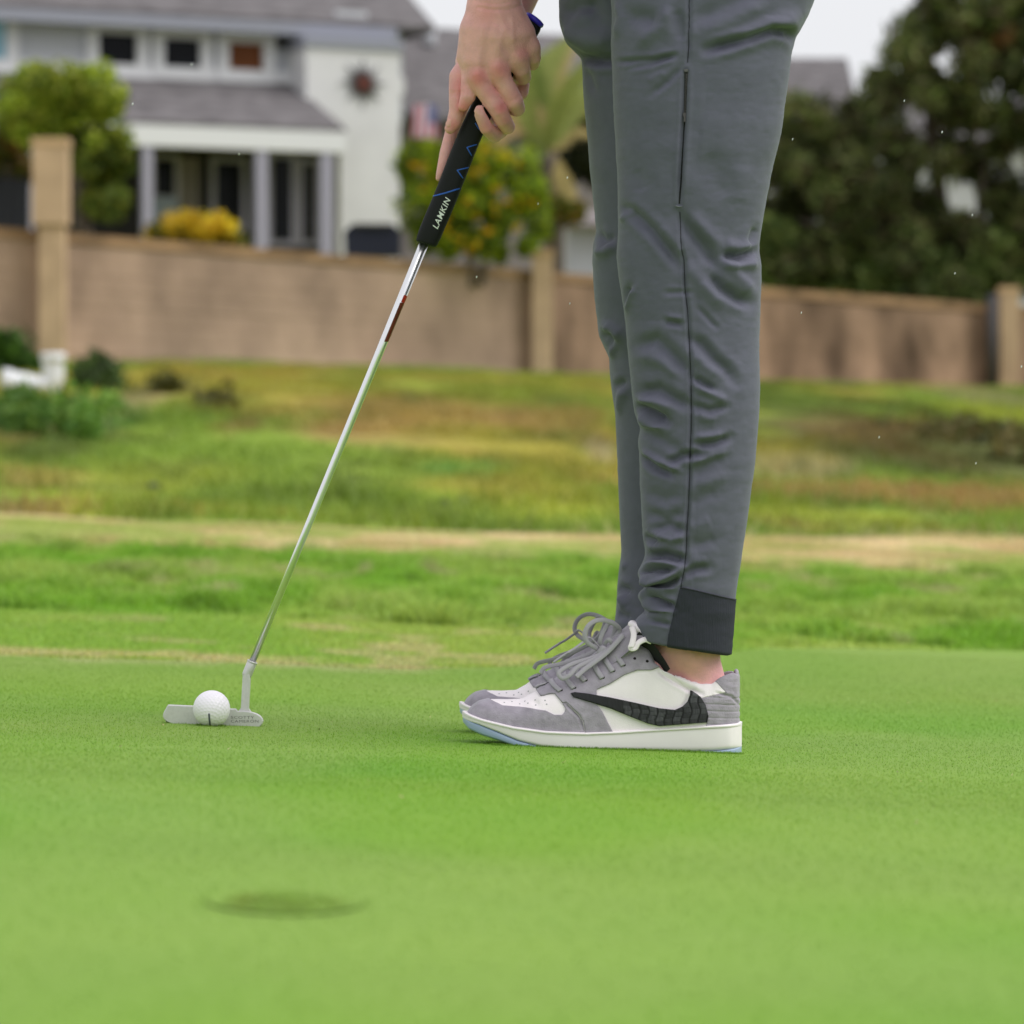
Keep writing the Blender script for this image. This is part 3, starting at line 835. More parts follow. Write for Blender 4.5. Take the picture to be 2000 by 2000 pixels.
# palm with arching fronds
yp = 48.2
pl = thing('palm', Q(1085, 640, yp), 'palm with long arching fronds standing between the hand and the trousers', 'palm')
limbs([([Q(1078, 640, yp), Q(1082, 520, yp), Q(1078, 400, yp), Q(1072, 300, yp)], .16, .13)], 'trunk', pl, M_bark)
crown_c = Q(1072, 290, yp)
def frond(path, col, nl=46, L=.25):
    P = smoothpath(path, nl + 2); T, N, B = frames(P)
    mb = MB(); mb.tube(P, np.linspace(.022, .006, len(P)), 6, True)
    for i in range(2, nl + 2):
        for s in (-1, 1):
            l = L * math.sin(math.pi * (.12 + .86 * i / (nl + 2)))
            side = B[i] * s if abs(B[i][0]) + abs(B[i][2]) > .3 else N[i] * s
            e = side * .75 + T[i] * .65 + N[i] * rng.uniform(-.2, .2) + np.array([0, 0, -.25]); e /= np.linalg.norm(e)
            w = T[i] * .026
            b0 = P[i]
            mb.add([b0 - w, b0 + w, b0 + e * l * .6 + w * .7, b0 + e * l, b0 + e * l * .6 - w * .7], [(0, 1, 2, 3, 4)])
    V, F = mb.out()
    C = np.tile(np.asarray(col[:3]), (len(V), 1)) * rng.uniform(.75, 1.2, (len(V), 1))
    return mk('frond', V, F, M_leaf, pl, smooth=False, col=C)
cg = [lin(158, 166, 96), lin(118, 134, 64), lin(190, 172, 112), lin(222, 194, 146)]
FR = [([(1072, 290), (1060, 200), (1075, 120), (1120, 70)], cg[0]), ([(1072, 290), (1040, 210), (1050, 130), (1090, 95)], cg[1]), ([(1072, 290), (1090, 210), (1130, 150), (1180, 120)], cg[1]),
      ([(1072, 290), (1050, 230), (1010, 222), (960, 262)], cg[3]), ([(1072, 290), (1050, 250), (1000, 250), (950, 300)], cg[3]), ([(1072, 290), (1100, 225), (1140, 205), (1200, 225)], cg[2]),
      ([(1072, 290), (1110, 270), (1150, 270), (1190, 320)], cg[2]), ([(1072, 290), (1030, 250), (1040, 180), (1060, 140)], cg[0]), ([(1072, 290), (1090, 330), (1110, 380), (1120, 430)], cg[2]),
      ([(1072, 290), (1040, 310), (1030, 370), (1035, 420)], cg[1]), ([(1072, 290), (1050, 180), (1020, 110), (1000, 80)], cg[1]),
      ([(1072, 290), (1085, 230), (1115, 170), (1165, 95)], cg[0]), ([(1072, 290), (1062, 215), (1085, 150), (1140, 60)], cg[2]), ([(1072, 290), (1100, 240), (1150, 185), (1200, 150)], cg[0]), ([(1072, 290), (1035, 235), (1020, 165), (1030, 110)], cg[0])]
for path, col in FR:
    dy = rng.uniform(-.9, .9)
    frond([Q(a, b, yp + dy * i / 3) for i, (a, b) in enumerate(path)], col)
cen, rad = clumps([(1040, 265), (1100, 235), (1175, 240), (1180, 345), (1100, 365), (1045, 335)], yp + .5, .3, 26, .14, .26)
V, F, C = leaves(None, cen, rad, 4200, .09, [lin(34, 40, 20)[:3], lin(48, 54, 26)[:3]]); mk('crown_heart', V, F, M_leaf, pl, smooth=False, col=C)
cen, rad = clumps([(1085, 390), (1130, 380), (1135, 430), (1090, 440)], yp - .5, .3, 10, .1, .18)
V, F, C = leaves(None, cen, rad, 900, .07, [lin(110, 125, 30)[:3], lin(80, 95, 25)[:3], lin(150, 110, 50)[:3]])
bb = thing('low_bush', Q(1110, 470, yp - .5), 'small yellow-green bush at the foot of the palm', 'bush'); mk('foliage', V, F, M_leaf, bb, smooth=False, col=C)

# flag hanging from a short pole
yf = 47.5
flag = thing('flag', Q(828, 430, yf), 'faded red and white striped flag with a blue corner hanging beside the chimney', 'flag')
M_fw = mat('flag_white', lin(226, 214, 222), rough=.9, transl=.3); M_fr = mat('flag_red', lin(206, 120, 140), rough=.9, transl=.3); M_fb = mat('flag_blue', lin(120, 124, 165), rough=.9, transl=.3)
mb = MB(); mb.tube([Q(826, 450, yf + .15), Q(833, 204, yf + .15)], .02, 8); mb.mk('pole', M_siding, flag)
ns = 7
for i in range(ns):
    mb = MB(); rows_ = []
    for k in range(15):
        t = k / 14; py = 205 + 168 * t
        cx = 832 - 6 * t; hw = 21 + 3 * math.sin(t * 5)
        x0 = cx - hw + 2 * hw * i / ns; x1 = cx - hw + 2 * hw * (i + 1) / ns
        rows_.append((Q(x0, py, yf + .05 * math.sin(i * 1.3 + t * 4)), Q(x1, py, yf + .05 * math.sin((i + 1) * 1.3 + t * 4))))
    split = 3 if i >= 4 else 0
    for name, k0, k1, m in ((('canton', 0, split, M_fb),) if split else ()) + (('stripe', split, 14, M_fr if i % 2 == 0 else M_fw),):
        V = [p for r in rows_[k0:k1 + 1] for p in r]
        F = [(2 * q, 2 * q + 1, 2 * q + 3, 2 * q + 2) for q in range(k1 - k0)]
        mk(name, V, F, m, flag)

# covered barbecue at the foot of the chimney
bq = thing('barbecue', Q(728, 480, 49), 'low dark navy covered barbecue standing at the foot of the white chimney', 'barbecue')
mb = MB(); a = Q(674, 500, 49); b = Q(780, 446, 49)
w = b[0] - a[0]; P = [(a[0], 49, a[2]), (b[0], 49, a[2]), (b[0] + .02, 49, b[2] - .05), (b[0] - .1 * w, 49, b[2] + .06), (a[0] + .12 * w, 49, b[2] + .06), (a[0] - .02, 49, b[2] - .05)]
mb.prism(P, (0, .6, 0)); mb.mk('cover', M_cover, bq)
mb = MB(); mb.tube([Q(690, 440, 48.95), Q(765, 440, 48.95)], .03, 8); mb.mk('handle', M_iron, bq)

# dark pine on the right
yq = 56
pine = thing('pine_tree', Q(1850, 640, yq), 'big dark pine with gaps of sky filling the upper right behind the wall', 'tree')
holes = [(1660, 40, 118, 100), (1605, 150, 70, 62), (1862, 30, 18, 24), (1840, 104, 34, 26), (1885, 100, 24, 20), (1648, 190, 26, 30), (1992, 325, 34, 56), (1740, 322, 15, 14), (1990, 190, 22, 26), (1880, 365, 26, 20), (1560, 345, 26, 10), (1893, 275, 26, 22)]
poly = [(1480, 280), (1520, 235), (1560, 190), (1590, 150), (1640, 240), (1690, 170), (1720, 120), (1750, 20), (1740, -160), (2300, -220), (2350, 560), (1990, 540), (1900, 575), (1800, 600), (1700, 585), (1600, 560), (1470, 520), (1440, 400)]
cen, rad = clumps(poly, yq, 1.8, 540, .20, .44, holes)
V, F, C = leaves(None, cen, rad, 84000, .085, [lin(86, 98, 50)[:3], lin(106, 120, 60)[:3], lin(66, 78, 42)[:3], lin(122, 126, 78)[:3], lin(92, 82, 58)[:3]], shape=3.4, up=.1)
mk('crown', V, F, M_leaf, pine, smooth=False, col=C)
cen, rad = clumps([(1470, 440), (2000, 470), (2000, 560), (1900, 580), (1800, 600), (1690, 585), (1600, 555), (1470, 530)], yq - .8, .9, 100, .2, .36)
V, F, C = leaves(None, cen, rad, 17000, .08, [lin(100, 120, 58)[:3], lin(78, 96, 46)[:3], lin(118, 130, 72)[:3]], shape=2.8)
mk('lower_foliage', V, F, M_leaf, pine, smooth=False, col=C)
cen, rad = clumps([(1890, 20), (1960, 20), (1975, 75), (1920, 85)], yq - 1, .4, 12, .18, .3)
V, F, C = leaves(None, cen, rad, 1800, .07, [lin(150, 110, 70)[:3], lin(125, 95, 58)[:3]], shape=2); mk('dead_branch', V, F, M_leaf, pine, smooth=False, col=C)
limbs([([Q(1850, 660, yq), Q(1842, 450, yq), Q(1820, 250, yq), Q(1810, 0, yq), Q(1800, -200, yq)], .17, .06), ([Q(1838, 420, yq), Q(1760, 380, yq - .6), Q(1660, 300, yq - .8), Q(1600, 230, yq - .6)], .10, .03),
       ([Q(1830, 330, yq), Q(1920, 280, yq - .5), Q(2000, 240, yq - .8)], .10, .03), ([Q(1815, 180, yq), Q(1760, 120, yq + .4), Q(1740, 40, yq + .4)], .08, .03), ([Q(1840, 480, yq), Q(1700, 470, yq - .9), Q(1560, 430, yq - 1)], .08, .03),
       ([Q(1920, 660, yq - .4), Q(1915, 400, yq - .4), Q(1930, 300, yq - .4)], .1, .05)], 'trunk', pine)
cen, rad = clumps([(1590, 585), (1660, 580), (1650, 612), (1600, 612)], 51.5, .2, 8, .1, .16)
V, F, C = leaves(None, cen, rad, 700, .06, [lin(130, 110, 30)[:3], lin(110, 100, 35)[:3]])
vn = thing('trailing_plant', Q(1630, 640, 51.4), 'olive yellow trailing plant hanging over the wall top under the pine', 'plant'); mk('foliage', V, F, M_leaf, vn, smooth=False, col=C)
# low growth in front of the wall
for (poly, y, n, sz, cols, nm, lab) in (
    ([(-20, 672), (30, 660), (60, 690), (75, 725), (-20, 728)], 39.5, 1500, .07, [lin(60, 95, 30)[:3], lin(80, 115, 40)[:3]], 'weed_bush', 'dark green weed bush above the white pipe at the left edge'),
    ([(150, 735), (185, 705), (220, 715), (235, 755), (220, 770), (160, 755)], 38, 1300, .06, [lin(62, 80, 40)[:3], lin(80, 105, 48)[:3]], 'weed_bush', 'dark weed bush on the bank right of the white pipe'),
    ([(300, 755), (330, 740), (350, 770), (310, 775)], 37, 400, .06, [lin(85, 85, 35)[:3]], 'weed_clump', 'small brown weed clump on the bank below the wall'),
    ([(400, 790), (440, 778), (450, 800), (405, 806)], 34, 300, .06, [lin(80, 78, 36)[:3]], 'weed_clump', 'low dead weed clump further right along the left bank'),
    ([(10, 800), (90, 785), (180, 800), (255, 830), (240, 850), (120, 860), (30, 850)], 29, 3000, .06, [lin(105, 145, 58)[:3], lin(125, 160, 62)[:3], lin(85, 125, 48)[:3]], 'ground_cover_patch', 'mound of emerald green weeds at the left below the white pipe'),
    ([(1690, 835), (1830, 820), (2020, 850), (2020, 905), (1860, 890), (1740, 868)], 31, 1100, .06, [lin(96, 92, 48)[:3], lin(110, 100, 54)[:3], lin(78, 84, 44)[:3]], 'ground_cover_patch', 'dark brown-green weeds sprawling over the right bank')):
    pa = np.array(poly, float); y = gpt(pa[:, 0].mean(), pa[:, 1].max())[1] + .3
    cen, rad = clumps(poly, y, .3, 24, .08, .2)
    if 'patch' in nm:
        cen = np.array([gpt(*q) for q in to_px(cen)]); cen[:, 2] += rng.uniform(-.04, .05, len(cen)); cen[:, 1] += rng.uniform(-1.2, 1.2, len(cen))
    V, F, C = leaves(None, cen, rad, n, sz, cols)
    c0 = cen.mean(0); t = thing(nm, (c0[0], c0[1], gz(c0[0], c0[1])), lab, 'plant'); mk('foliage', V, F, M_leaf, t, smooth=False, col=C)
# white drain pipe elbow
pp = thing('drain_pipe', gpt(97, 770), 'white plastic drain pipe elbow lying on the bank at the far left', 'pipe')
mb = MB(); P = smoothpath([Q(8, 744, 27.0), Q(50, 750, 27.05), Q(88, 756, 27.1), Q(103, 742, 27.1), Q(104, 720, 27.1), Q(104, 694, 27.1)], 40)
mb.tube(P, .092, 16); mb.mk('pipe', M_pipe, pp)
for s in (0, -1):
    p = P[s]; q = P[s + (1 if s == 0 else -1)]
    e = (p - q) / np.linalg.norm(p - q)
    mb = MB(); mb.tube([p - e * .06, p + e * .02], .106, 16); mb.mk('collar', M_pipe, pp)
# dark clods and a fallen leaf
M_clod = mat('dark_clod', lin(52, 62, 48), rough=.95, var=.4, vscale=40)
def clod(px, py, w, h, lab):
    p = gpt(px, py); s = PXM * (D0 + p[1]) / D0
    bm = bmesh.new(); bmesh.ops.create_icosphere(bm, subdivisions=2, radius=1.0)
    V = np.array([v.co[:] for v in bm.verts]); F = [[v.index for v in f.verts] for f in bm.faces]; bm.free()
    V = V * (1 + .35 * (vnoise(V[:, 0] * 2 + px, V[:, 2] * 2 + V[:, 1] * 3, 5)[:, None] - .5)) * np.array([w * s / 2, w * s / 2, h * s])
    mk('earth_clod', V + p, F, M_clod, loc=p, label=lab, cat='clod', group='dark clods on the grass')
clod(300, 955, 40, 14, 'wide dark clod on the green bank at the left')
clod(868, 988, 24, 14, 'dark clod on the bank in line below the shrub')
clod(1785, 1237, 20, 6, 'small dark clod in the rough at the right edge')
clod(1011, 1240, 14, 5, 'small dark clod in the rough just above the shoe laces')
p = gpt(1981, 1158); s = PXM * (D0 + p[1]) / D0
mb = MB(); pts = [(-12, 0, 2), (-6, 4, 7), (2, 3, 10), (8, 1, 6), (13, 0, 3), (6, -3, 2), (-2, -4, 3), (-8, -2, 1)]
mb.add(np.array(pts + [(0, 0, 8)]) * s + p, [(i, (i + 1) % 8, 8) for i in range(8)])
mb.mk('fallen_leaf', mat('orange_leaf', lin(190, 110, 60), rough=.8), label='curled orange fallen leaf in the rough at the right edge', cat='leaf', loc=p)
# ================================================================ the golfer
M_pants = mat('slate_stretch_fabric', lin(95, 95, 111), rough=.75, var=.07, vscale=60, bump=.00025, bscale=1500, spec=.25, sheen=.2)
M_cuff = mat('charcoal_rib', lin(56, 57, 67), rough=.95, bump=.0007, bscale=600, stretch=(1.6, 1, .05), spec=.15)
M_seam = mat('seam_shade', lin(52, 52, 62), rough=.95)
M_skin = mat('skin', (0, 0, 0, 1), rough=.5, attr=True, var=.09, vscale=90, bump=.0006, bscale=420, spec=.35, sss=.12)
M_nail = mat('nail', lin(226, 168, 158), rough=.35)
M_shirt = mat('navy_shirt', lin(60, 66, 90), rough=.9)

# ---- signed distance modelling for skin
def sd_chain(P, pts, rad):
    """distance to a tapered bent limb"""
    best = None
    for i in range(len(pts) - 1):
        a, b = pts[i], pts[i + 1]; ra, rb = rad[i], rad[i + 1]
        ab = (b - a).astype(np.float32)
        pa = P - a.astype(np.float32)
        t = np.clip((pa @ ab) / float(ab @ ab + 1e-12), 0, 1)
        q = pa - t[..., None] * ab
        d = np.sqrt((q * q).sum(-1)) - (ra + (rb - ra) * t)
        best = d if best is None else np.minimum(best, d)
    return best
def smin(a, b, k):
    h = np.clip(.5 + .5 * (b - a) / k, 0, 1)
    return b + (a - b) * h - k * h * (1 - h)

def surface_nets(f, origin, h):
    nx, ny, nz = f.shape
    s = f < 0
    def c(a, dx, dy, dz): return a[dx:nx - 1 + dx, dy:ny - 1 + dy, dz:nz - 1 + dz]
    corners = [(i, j, k) for i in (0, 1) for j in (0, 1) for k in (0, 1)]
    cnt = sum(c(s, *q).astype(np.int8) for q in corners)
    act = (cnt > 0) & (cnt < 8)
    idx = np.full(act.shape, -1, np.int64); ii = np.argwhere(act); idx[act] = np.arange(len(ii))
    acc = np.zeros((len(ii), 3)); num = np.zeros(len(ii))
    for a in corners:
        for ax in range(3):
            if a[ax] == 1: continue
            b = list(a); b[ax] = 1
            fa_ = c(f, *a)[act]; fb_ = c(f, *b)[act]
            cr = (fa_ < 0) != (fb_ < 0)
            t = np.where(cr, fa_ / np.where(cr, fa_ - fb_, 1), 0)
            p = np.tile(np.array(a, float), (len(ii), 1)); p[:, ax] += t
            acc[cr] += p[cr]; num[cr] += 1
    V = (ii + acc / num[:, None]) * h + origin
    F = []
    for ax in range(3):
        o1, o2 = [(1, 2), (2, 0), (0, 1)][ax]
        sl0 = [slice(None)] * 3; sl1 = [slice(None)] * 3
        sl0[ax] = slice(0, f.shape[ax] - 1); sl1[ax] = slice(1, f.shape[ax])
        e = s[tuple(sl0)] != s[tuple(sl1)]
        P = np.argwhere(e)
        ok = (P[:, o1] > 0) & (P[:, o2] > 0) & (P[:, o1] < f.shape[o1] - 1) & (P[:, o2] < f.shape[o2] - 1)
        P = P[ok]
        def cell(d1, d2):
            q = P.copy(); q[:, o1] += d1; q[:, o2] += d2
            return idx[q[:, 0], q[:, 1], q[:, 2]]
        qd = np.stack([cell(-1, -1), cell(0, -1), cell(0, 0), cell(-1, 0)], 1)
        flip = ~s[P[:, 0], P[:, 1], P[:, 2]]
        qd[flip] = qd[flip][:, ::-1]
        F.append(qd)
    F = np.vstack(F); F = F[(F >= 0).all(1)]
    return V, F
def relax(V, F, n=3, f=.5):
    E = np.vstack([F[:, [i, (i + 1) % 4]] for i in range(4)])
    for _ in range(n):
        A = np.zeros_like(V); c = np.zeros(len(V))
        np.add.at(A, E[:, 0], V[E[:, 1]]); np.add.at(c, E[:, 0], 1)
        np.add.at(A, E[:, 1], V[E[:, 0]]); np.add.at(c, E[:, 1], 1)
        V = V + f * (A / np.maximum(c, 1)[:, None] - V)
    return V
def grid(lo, hi, h):
    lo = np.asarray(lo, float); n = np.ceil((np.asarray(hi) - lo) / h).astype(int) + 1
    ax = [lo[i] + h * np.arange(n[i]) for i in range(3)]
    return np.stack(np.meshgrid(*ax, indexing='ij'), -1).astype(np.float32), lo

K = PXM * 1.036      # metres per photo pixel at the hands
def ch(pts):         # (px, py, depth, radius px)
    return [Q(a, b, y) for a, b, y, r in pts], [r * K for *_, r in pts]

YG_ = .158           # depth of the grip axis
palm = [ch([(966, -60, .128, 50), (965, -10, .128, 46), (962, 12, .127, 44)]),
        ch([(948, 10, .127, 34), (938, 60, .124, 36), (934, 118, .124, 31), (934, 148, .124, 23)]),
        ch([(964, 10, .125, 36), (966, 70, .120, 36), (972, 134, .120, 22)]),
        ch([(980, 12, .126, 34), (994, 70, .123, 34), (1010, 112, .125, 22)]),
        ch([(990, 22, .130, 30), (1016, 66, .130, 30), (1034, 92, .132, 20)]),
        ch([(930, 60, .130, 30), (915, 110, .138, 24)])]
fingers = [ch([(934, 150, .122, 20), (940, 166, .121, 19.5), (974, 217, .124, 17.5), (982, 233, .130, 17), (992, 248, .142, 14.5), (990, 246, .165, 13), (965, 232, .178, 11)]),   # index
           ch([(972, 134, .119, 19), (978, 150, .119, 19), (1004, 198, .126, 18), (1010, 212, .138, 16), (1004, 214, .165, 13), (985, 200, .178, 12)]),      # middle
           ch([(1010, 114, .124, 19), (1018, 134, .130, 18), (1022, 150, .148, 16), (1012, 152, .172, 13)]),     # ring
           ch([(1034, 92, .131, 18), (1041, 112, .138, 16), (1040, 124, .152, 14), (1024, 122, .175, 12)]),      # little
           ch([(925, 105, .140, 22), (917, 160, .131, 17), (914, 188, .128, 15.5), (905, 208, .130, 10.5)])]    # thumb down the grip
# right hand behind and below
palm_r = [ch([(1050, -70, .235, 34), (1024, -15, .222, 32), (1000, 30, .205, 34), (950, 90, .190, 36), (930, 140, .182, 30)]),
          ch([(950, 60, .185, 34), (915, 120, .170, 26)])]
fingers_r = [ch([(920, 120, .160, 22), (897, 150, .150, 20), (894, 178, .146, 17.5), (893, 215, .145, 16), (886, 240, .146, 14), (879, 251, .146, 11)]),   # thumb
             ch([(905, 200, .185, 15), (885, 250, .178, 14), (871, 300, .172, 13), (861, 338, .170, 9.5), (857, 348, .170, 7)]),  # pointing finger
             ch([(975, 235, .185, 14), (978, 255, .165, 15), (966, 264, .146, 14.5), (950, 250, .128, 13.5), (938, 225, .121, 11.5), (936, 214, .121, 9)]),  # curled tip with nail
             ch([(1000, 150, .195, 14), (1021, 165, .185, 14), (1020, 182, .178, 12), (1000, 200, .180, 11)])]
arm_l = ch([(966, -60, .128, 50), (985, -240, .06, 66), (1010, -420, -.02, 72)])
arm_r = ch([(1050, -70, .235, 36), (1090, -240, .29, 56), (1110, -420, .34, 66)])
lo = Q(840, 370, .06); hi = Q(1130, -110, .28)
G, lo = grid([lo[0], .06, lo[2]], [hi[0], .29, hi[2]], .00165)
pm = None
for c_ in palm:
    d = sd_chain(G, *c_); pm = d if pm is None else smin(pm, d, .010)
d = sd_chain(G, *arm_l); pm = smin(pm, d, .012)
fg = None
for c_ in fingers:
    d = sd_chain(G, *c_); fg = d if fg is None else smin(fg, d, .0016)
L_ = smin(pm, fg, .007)
pm = None
for c_ in palm_r + [arm_r]:
    d = sd_chain(G, *c_); pm = d if pm is None else smin(pm, d, .012)
fg = None
for c_ in fingers_r:
    d = sd_chain(G, *c_); fg = d if fg is None else smin(fg, d, .0016)
R_ = smin(pm, fg, .006)
HV, HF = surface_nets(smin(L_, R_, .0012), lo, .00165)
HV = relax(HV, HF, 3, .45)
del G, L_, R_, pm, fg, d
# tendons, wrist folds and knuckle creases
def crease(V, N, pts, y, w, amp):
    P = smoothpath([Q(a, b, y) for a, b in pts], 20)
    D = np.sqrt(((V[:, None, [0, 2]] - P[None, :, [0, 2]]) ** 2).sum(-1)).min(1)
    return V + N * (amp * np.exp(-(D / w) ** 2) * (N[:, 1] < .1))[:, None]
HN = vnormals(HV, HF)
for pts, w, amp in (
    ([(935, 18), (965, 24), (1000, 20), (1022, 8)], .0022, -.0012), ([(930, 6), (970, 12), (1010, 4)], .002, -.0007),
    ([(944, 60), (938, 110), (934, 146)], .0045, .0012), ([(968, 60), (972, 130)], .0045, .0011), ([(990, 60), (1008, 108)], .0045, .0010),
    
    ([(934, 150), (936, 154)], .008, .0018), ([(973, 138), (974, 142)], .008, .0016), ([(1012, 116), (1013, 120)], .007, .0014),
    ([(962, 218), (976, 212), (988, 204)], .0015, -.0007), ([(964, 223), (978, 217), (990, 209)], .0012, -.0006), ([(972, 216), (976, 214)], .006, .0010),
    ([(994, 200), (1004, 196), (1014, 190)], .0015, -.0006), ([(880, 178), (892, 176), (906, 180)], .0016, -.0007), ([(880, 184), (892, 182), (905, 186)], .0014, -.0006),
    ([(975, 30), (985, 60), (975, 95), (990, 115)], .0035, .0009), ([(1000, 40), (1003, 80)], .003, .0008)):
    HV = crease(HV, HN, pts, .12, w, amp)

# the rest of the body (inside the clothes or out of the frame)
def body_grid(chains, lo, hi, h, k):
    G, lo = grid(lo, hi, h); b = None
    for pts, rad in chains:
        d = sd_chain(G, [np.asarray(p, float) for p in pts], rad); b = d if b is None else smin(b, d, k)
    return surface_nets(b, lo, h)
hipN, hipF = np.array([.20, .02, .93]), np.array([.20, .19, .93])
shN, shF = np.array([-.06, -.07, 1.38]), np.array([-.06, .32, 1.38])
elN, elF = Q(1010, -420, -.02), Q(1110, -420, .34)
kneeN, kneeF = Q(1345, 500, 0), Q(1295, 500, .21)
ankN, ankF = Q(1350, 1200, 0), Q(1290, 1200, .22)
body = [([np.array([.21, .105, .95]), np.array([.12, .11, 1.15]), np.array([-.02, .12, 1.36])], [.13, .135, .15]),
        ([shN, shF], [.07, .07]), ([np.array([-.05, .12, 1.42]), np.array([-.12, .12, 1.52])], [.06, .055]),
        ([np.array([-.14, .12, 1.56]), np.array([-.17, .12, 1.66])], [.075, .085]), ([np.array([-.22, .12, 1.58]), np.array([-.255, .12, 1.585])], [.03, .012]),
        ([hipN, kneeN, Q(1345, 700, 0), ankN], [.085, .045, .042, .034]), ([hipF, kneeF, Q(1305, 700, .21), ankF], [.085, .045, .042, .032]),
        ([shN, elN], [.052, .042]), ([shF, elF], [.052, .042]), ([elN, Q(985, -240, .06), Q(968, -75, .125)], [.042, .038, .027]), ([elF, Q(1090, -240, .29), Q(1052, -85, .235)], [.041, .033, .02])]
BV, BF = body_grid(body, [-.32, -.2, .13], [.40, .46, 1.80], .011, .03)
# ankles at finer grain
def ankle(dy, dx):
    cs = [([Q(1352 + dx, 1120, dy), Q(1350 + dx, 1230, dy), Q(1352 + dx, 1290, dy), Q(1362 + dx, 1345, dy)], [.036, .0285, .0255, .026]),
          ([Q(1378 + dx, 1130, dy), Q(1386 + dx, 1230, dy + .004), Q(1387 + dx, 1290, dy + .004), Q(1392 + dx, 1350, dy)], [.022, .0115, .0105, .017]),
          ([Q(1320 + dx, 1255, dy), Q(1308 + dx, 1275, dy), Q(1285 + dx, 1330, dy), Q(1220 + dx, 1390, dy)], [.024, .022, .022, .022]),
          ([Q(1343 + dx, 1284, dy - .019), Q(1346 + dx, 1290, dy - .018)], [.0115, .011]), ([Q(1343 + dx, 1280, dy + .019), Q(1346 + dx, 1286, dy + .018)], [.0115, .011])]
    c0 = Q(1340 + dx, 1250, dy)
    return body_grid(cs, [c0[0] - .10, dy - .06, c0[2] - .10], [c0[0] + .06, dy + .06, c0[2] + .08], .003, .012)
A1, AF1 = ankle(0.0, 0); A2, AF2 = ankle(.22, -62)
AV = np.vstack([HV, BV, A1, A2]); AF = np.vstack([HF, BF + len(HV), AF1 + len(HV) + len(BV), AF2 + len(HV) + len(BV) + len(A1)])
skin = np.tile(np.array(lin(230, 172, 170)[:3]), (len(AV), 1))
red = np.array(lin(214, 114, 118)[:3])
pp_ = to_px(AV)
wgt = np.zeros(len(AV))
for (a, b, r, w) in ((934, 152, 20, .75), (975, 138, 20, .6), (977, 212, 14, .75), (955, 180, 18, .35), (1000, 190, 16, .3), (893, 170, 22, .4), (885, 245, 14, .6), (905, 210, 16, .7), (950, 26, 26, .3), (950, 250, 16, .45), (1020, 104, 16, .4), (1345, 1300, 40, .08), (985, 235, 14, .4)):
    wgt = np.maximum(wgt, w * np.exp(-(((pp_[:, 0] - a) ** 2 + (pp_[:, 1] - b) ** 2) / r ** 2)))
skin = skin * (1 - wgt[:, None]) + red * wgt[:, None]

person = thing('person', np.array([.2, .1, gz(.2, .1)]), 'golfer in slate grey joggers and grey white sneakers putting, both hands on the grip', 'person')
mk('body', AV, AF, M_skin, person, col=skin)

def nail(px, py, y, ang, L, W, tilt):
    """small curved nail plate"""
    c = Q(px, py, y); e = np.array([math.cos(ang), tilt, math.sin(ang)]); e /= np.linalg.norm(e)
    n = np.array([0, -1, 0.]) - e * (np.array([0, -1, 0.]) @ e); n /= np.linalg.norm(n); s = np.cross(e, n)
    V = []
    for i in range(7):
        t = i / 6 * 2 - 1; w = W * (1 - .25 * max(0, abs(t) - .4) ** 2 * 6)
        for j in range(7):
            u = j / 6 * 2 - 1
            V.append(c + e * t * L / 2 + s * u * w / 2 - n * (u * u * W * .22) + n * .0004 * (1 - t * t))
    F = [(i * 7 + j, i * 7 + j + 1, (i + 1) * 7 + j + 1, (i + 1) * 7 + j) for i in range(6) for j in range(6)]
    return np.array(V), F
hb = bvh_of(HV, HF)
for px, py, ang, L, W in ((934, 219, math.radians(115), .010, .008), (878, 240, math.radians(-118), .010, .008)):
    p, n = hit(hb, px, py, .0003)
    V, F = nail(px, py, p[1] - .0006, ang, L, W, 0.0)
    mk('fingernail', V, F, M_nail, person)

# shirt, out of frame: covers torso and upper arms
SV, SF = body_grid([([np.array([.20, .105, 1.00]), np.array([.12, .11, 1.15]), np.array([-.02, .12, 1.36])], [.15, .152, .168]), ([shN, shF], [.085, .085]),
                    ([shN, shN + (elN - shN) * .75], [.068, .064]), ([shF, shF + (elF - shF) * .75], [.068, .064])], [-.30, -.25, .86], [.42, .50, 1.56], .012, .03)
mk('shirt', SV, SF, M_shirt, person)
HVv, HFf = body_grid([([np.array([-.145, .12, 1.60]), np.array([-.165, .12, 1.68])], [.085, .088])], [-.30, 0, 1.57], [0, .24, 1.80], .01, .02)
mk('hair', HVv, HFf, mat('brown_hair', lin(70, 50, 38), rough=.8), person)

# ---- trousers
def prof(pts):
    p = np.array(pts, float); return lambda v: np.interp(v, p[:, 1], p[:, 0])
def smooth_prof(f, w=9):
    return lambda v: sum(f(v + o) for o in np.linspace(-w, w, 7)) / 7
nF = [(1186, -300), (1190, -60), (1195, 28), (1193, 84), (1196, 140), (1200, 251), (1206, 363), (1207, 447), (1204, 503), (1209, 545), (1214, 571), (1220, 614), (1224, 667), (1231, 738),
      (1238, 805), (1245, 824), (1251, 835), (1246, 862), (1249, 890), (1250, 948), (1255, 1043), (1261, 1082), (1256, 1098), (1246, 1117), (1247, 1126), (1254, 1138), (1262, 1146),
      (1250, 1156), (1245, 1164), (1252, 1178), (1261, 1193), (1247, 1204), (1238, 1216), (1240, 1232), (1246, 1250), (1250, 1290)]
nB = [(1640, -300), (1605, -60), (1591, 0), (1580, 28), (1563, 60), (1554, 74), (1545, 109), (1538, 168), (1527, 251), (1508, 335), (1494, 405), (1484, 470), (1483, 492), (1487, 517), (1487, 548), (1483, 667), (1484, 762),
      (1481, 833), (1475, 900), (1467, 960), (1455, 1043), (1448, 1090), (1440, 1138), (1436, 1169), (1431, 1233), (1428, 1276), (1427, 1300)]
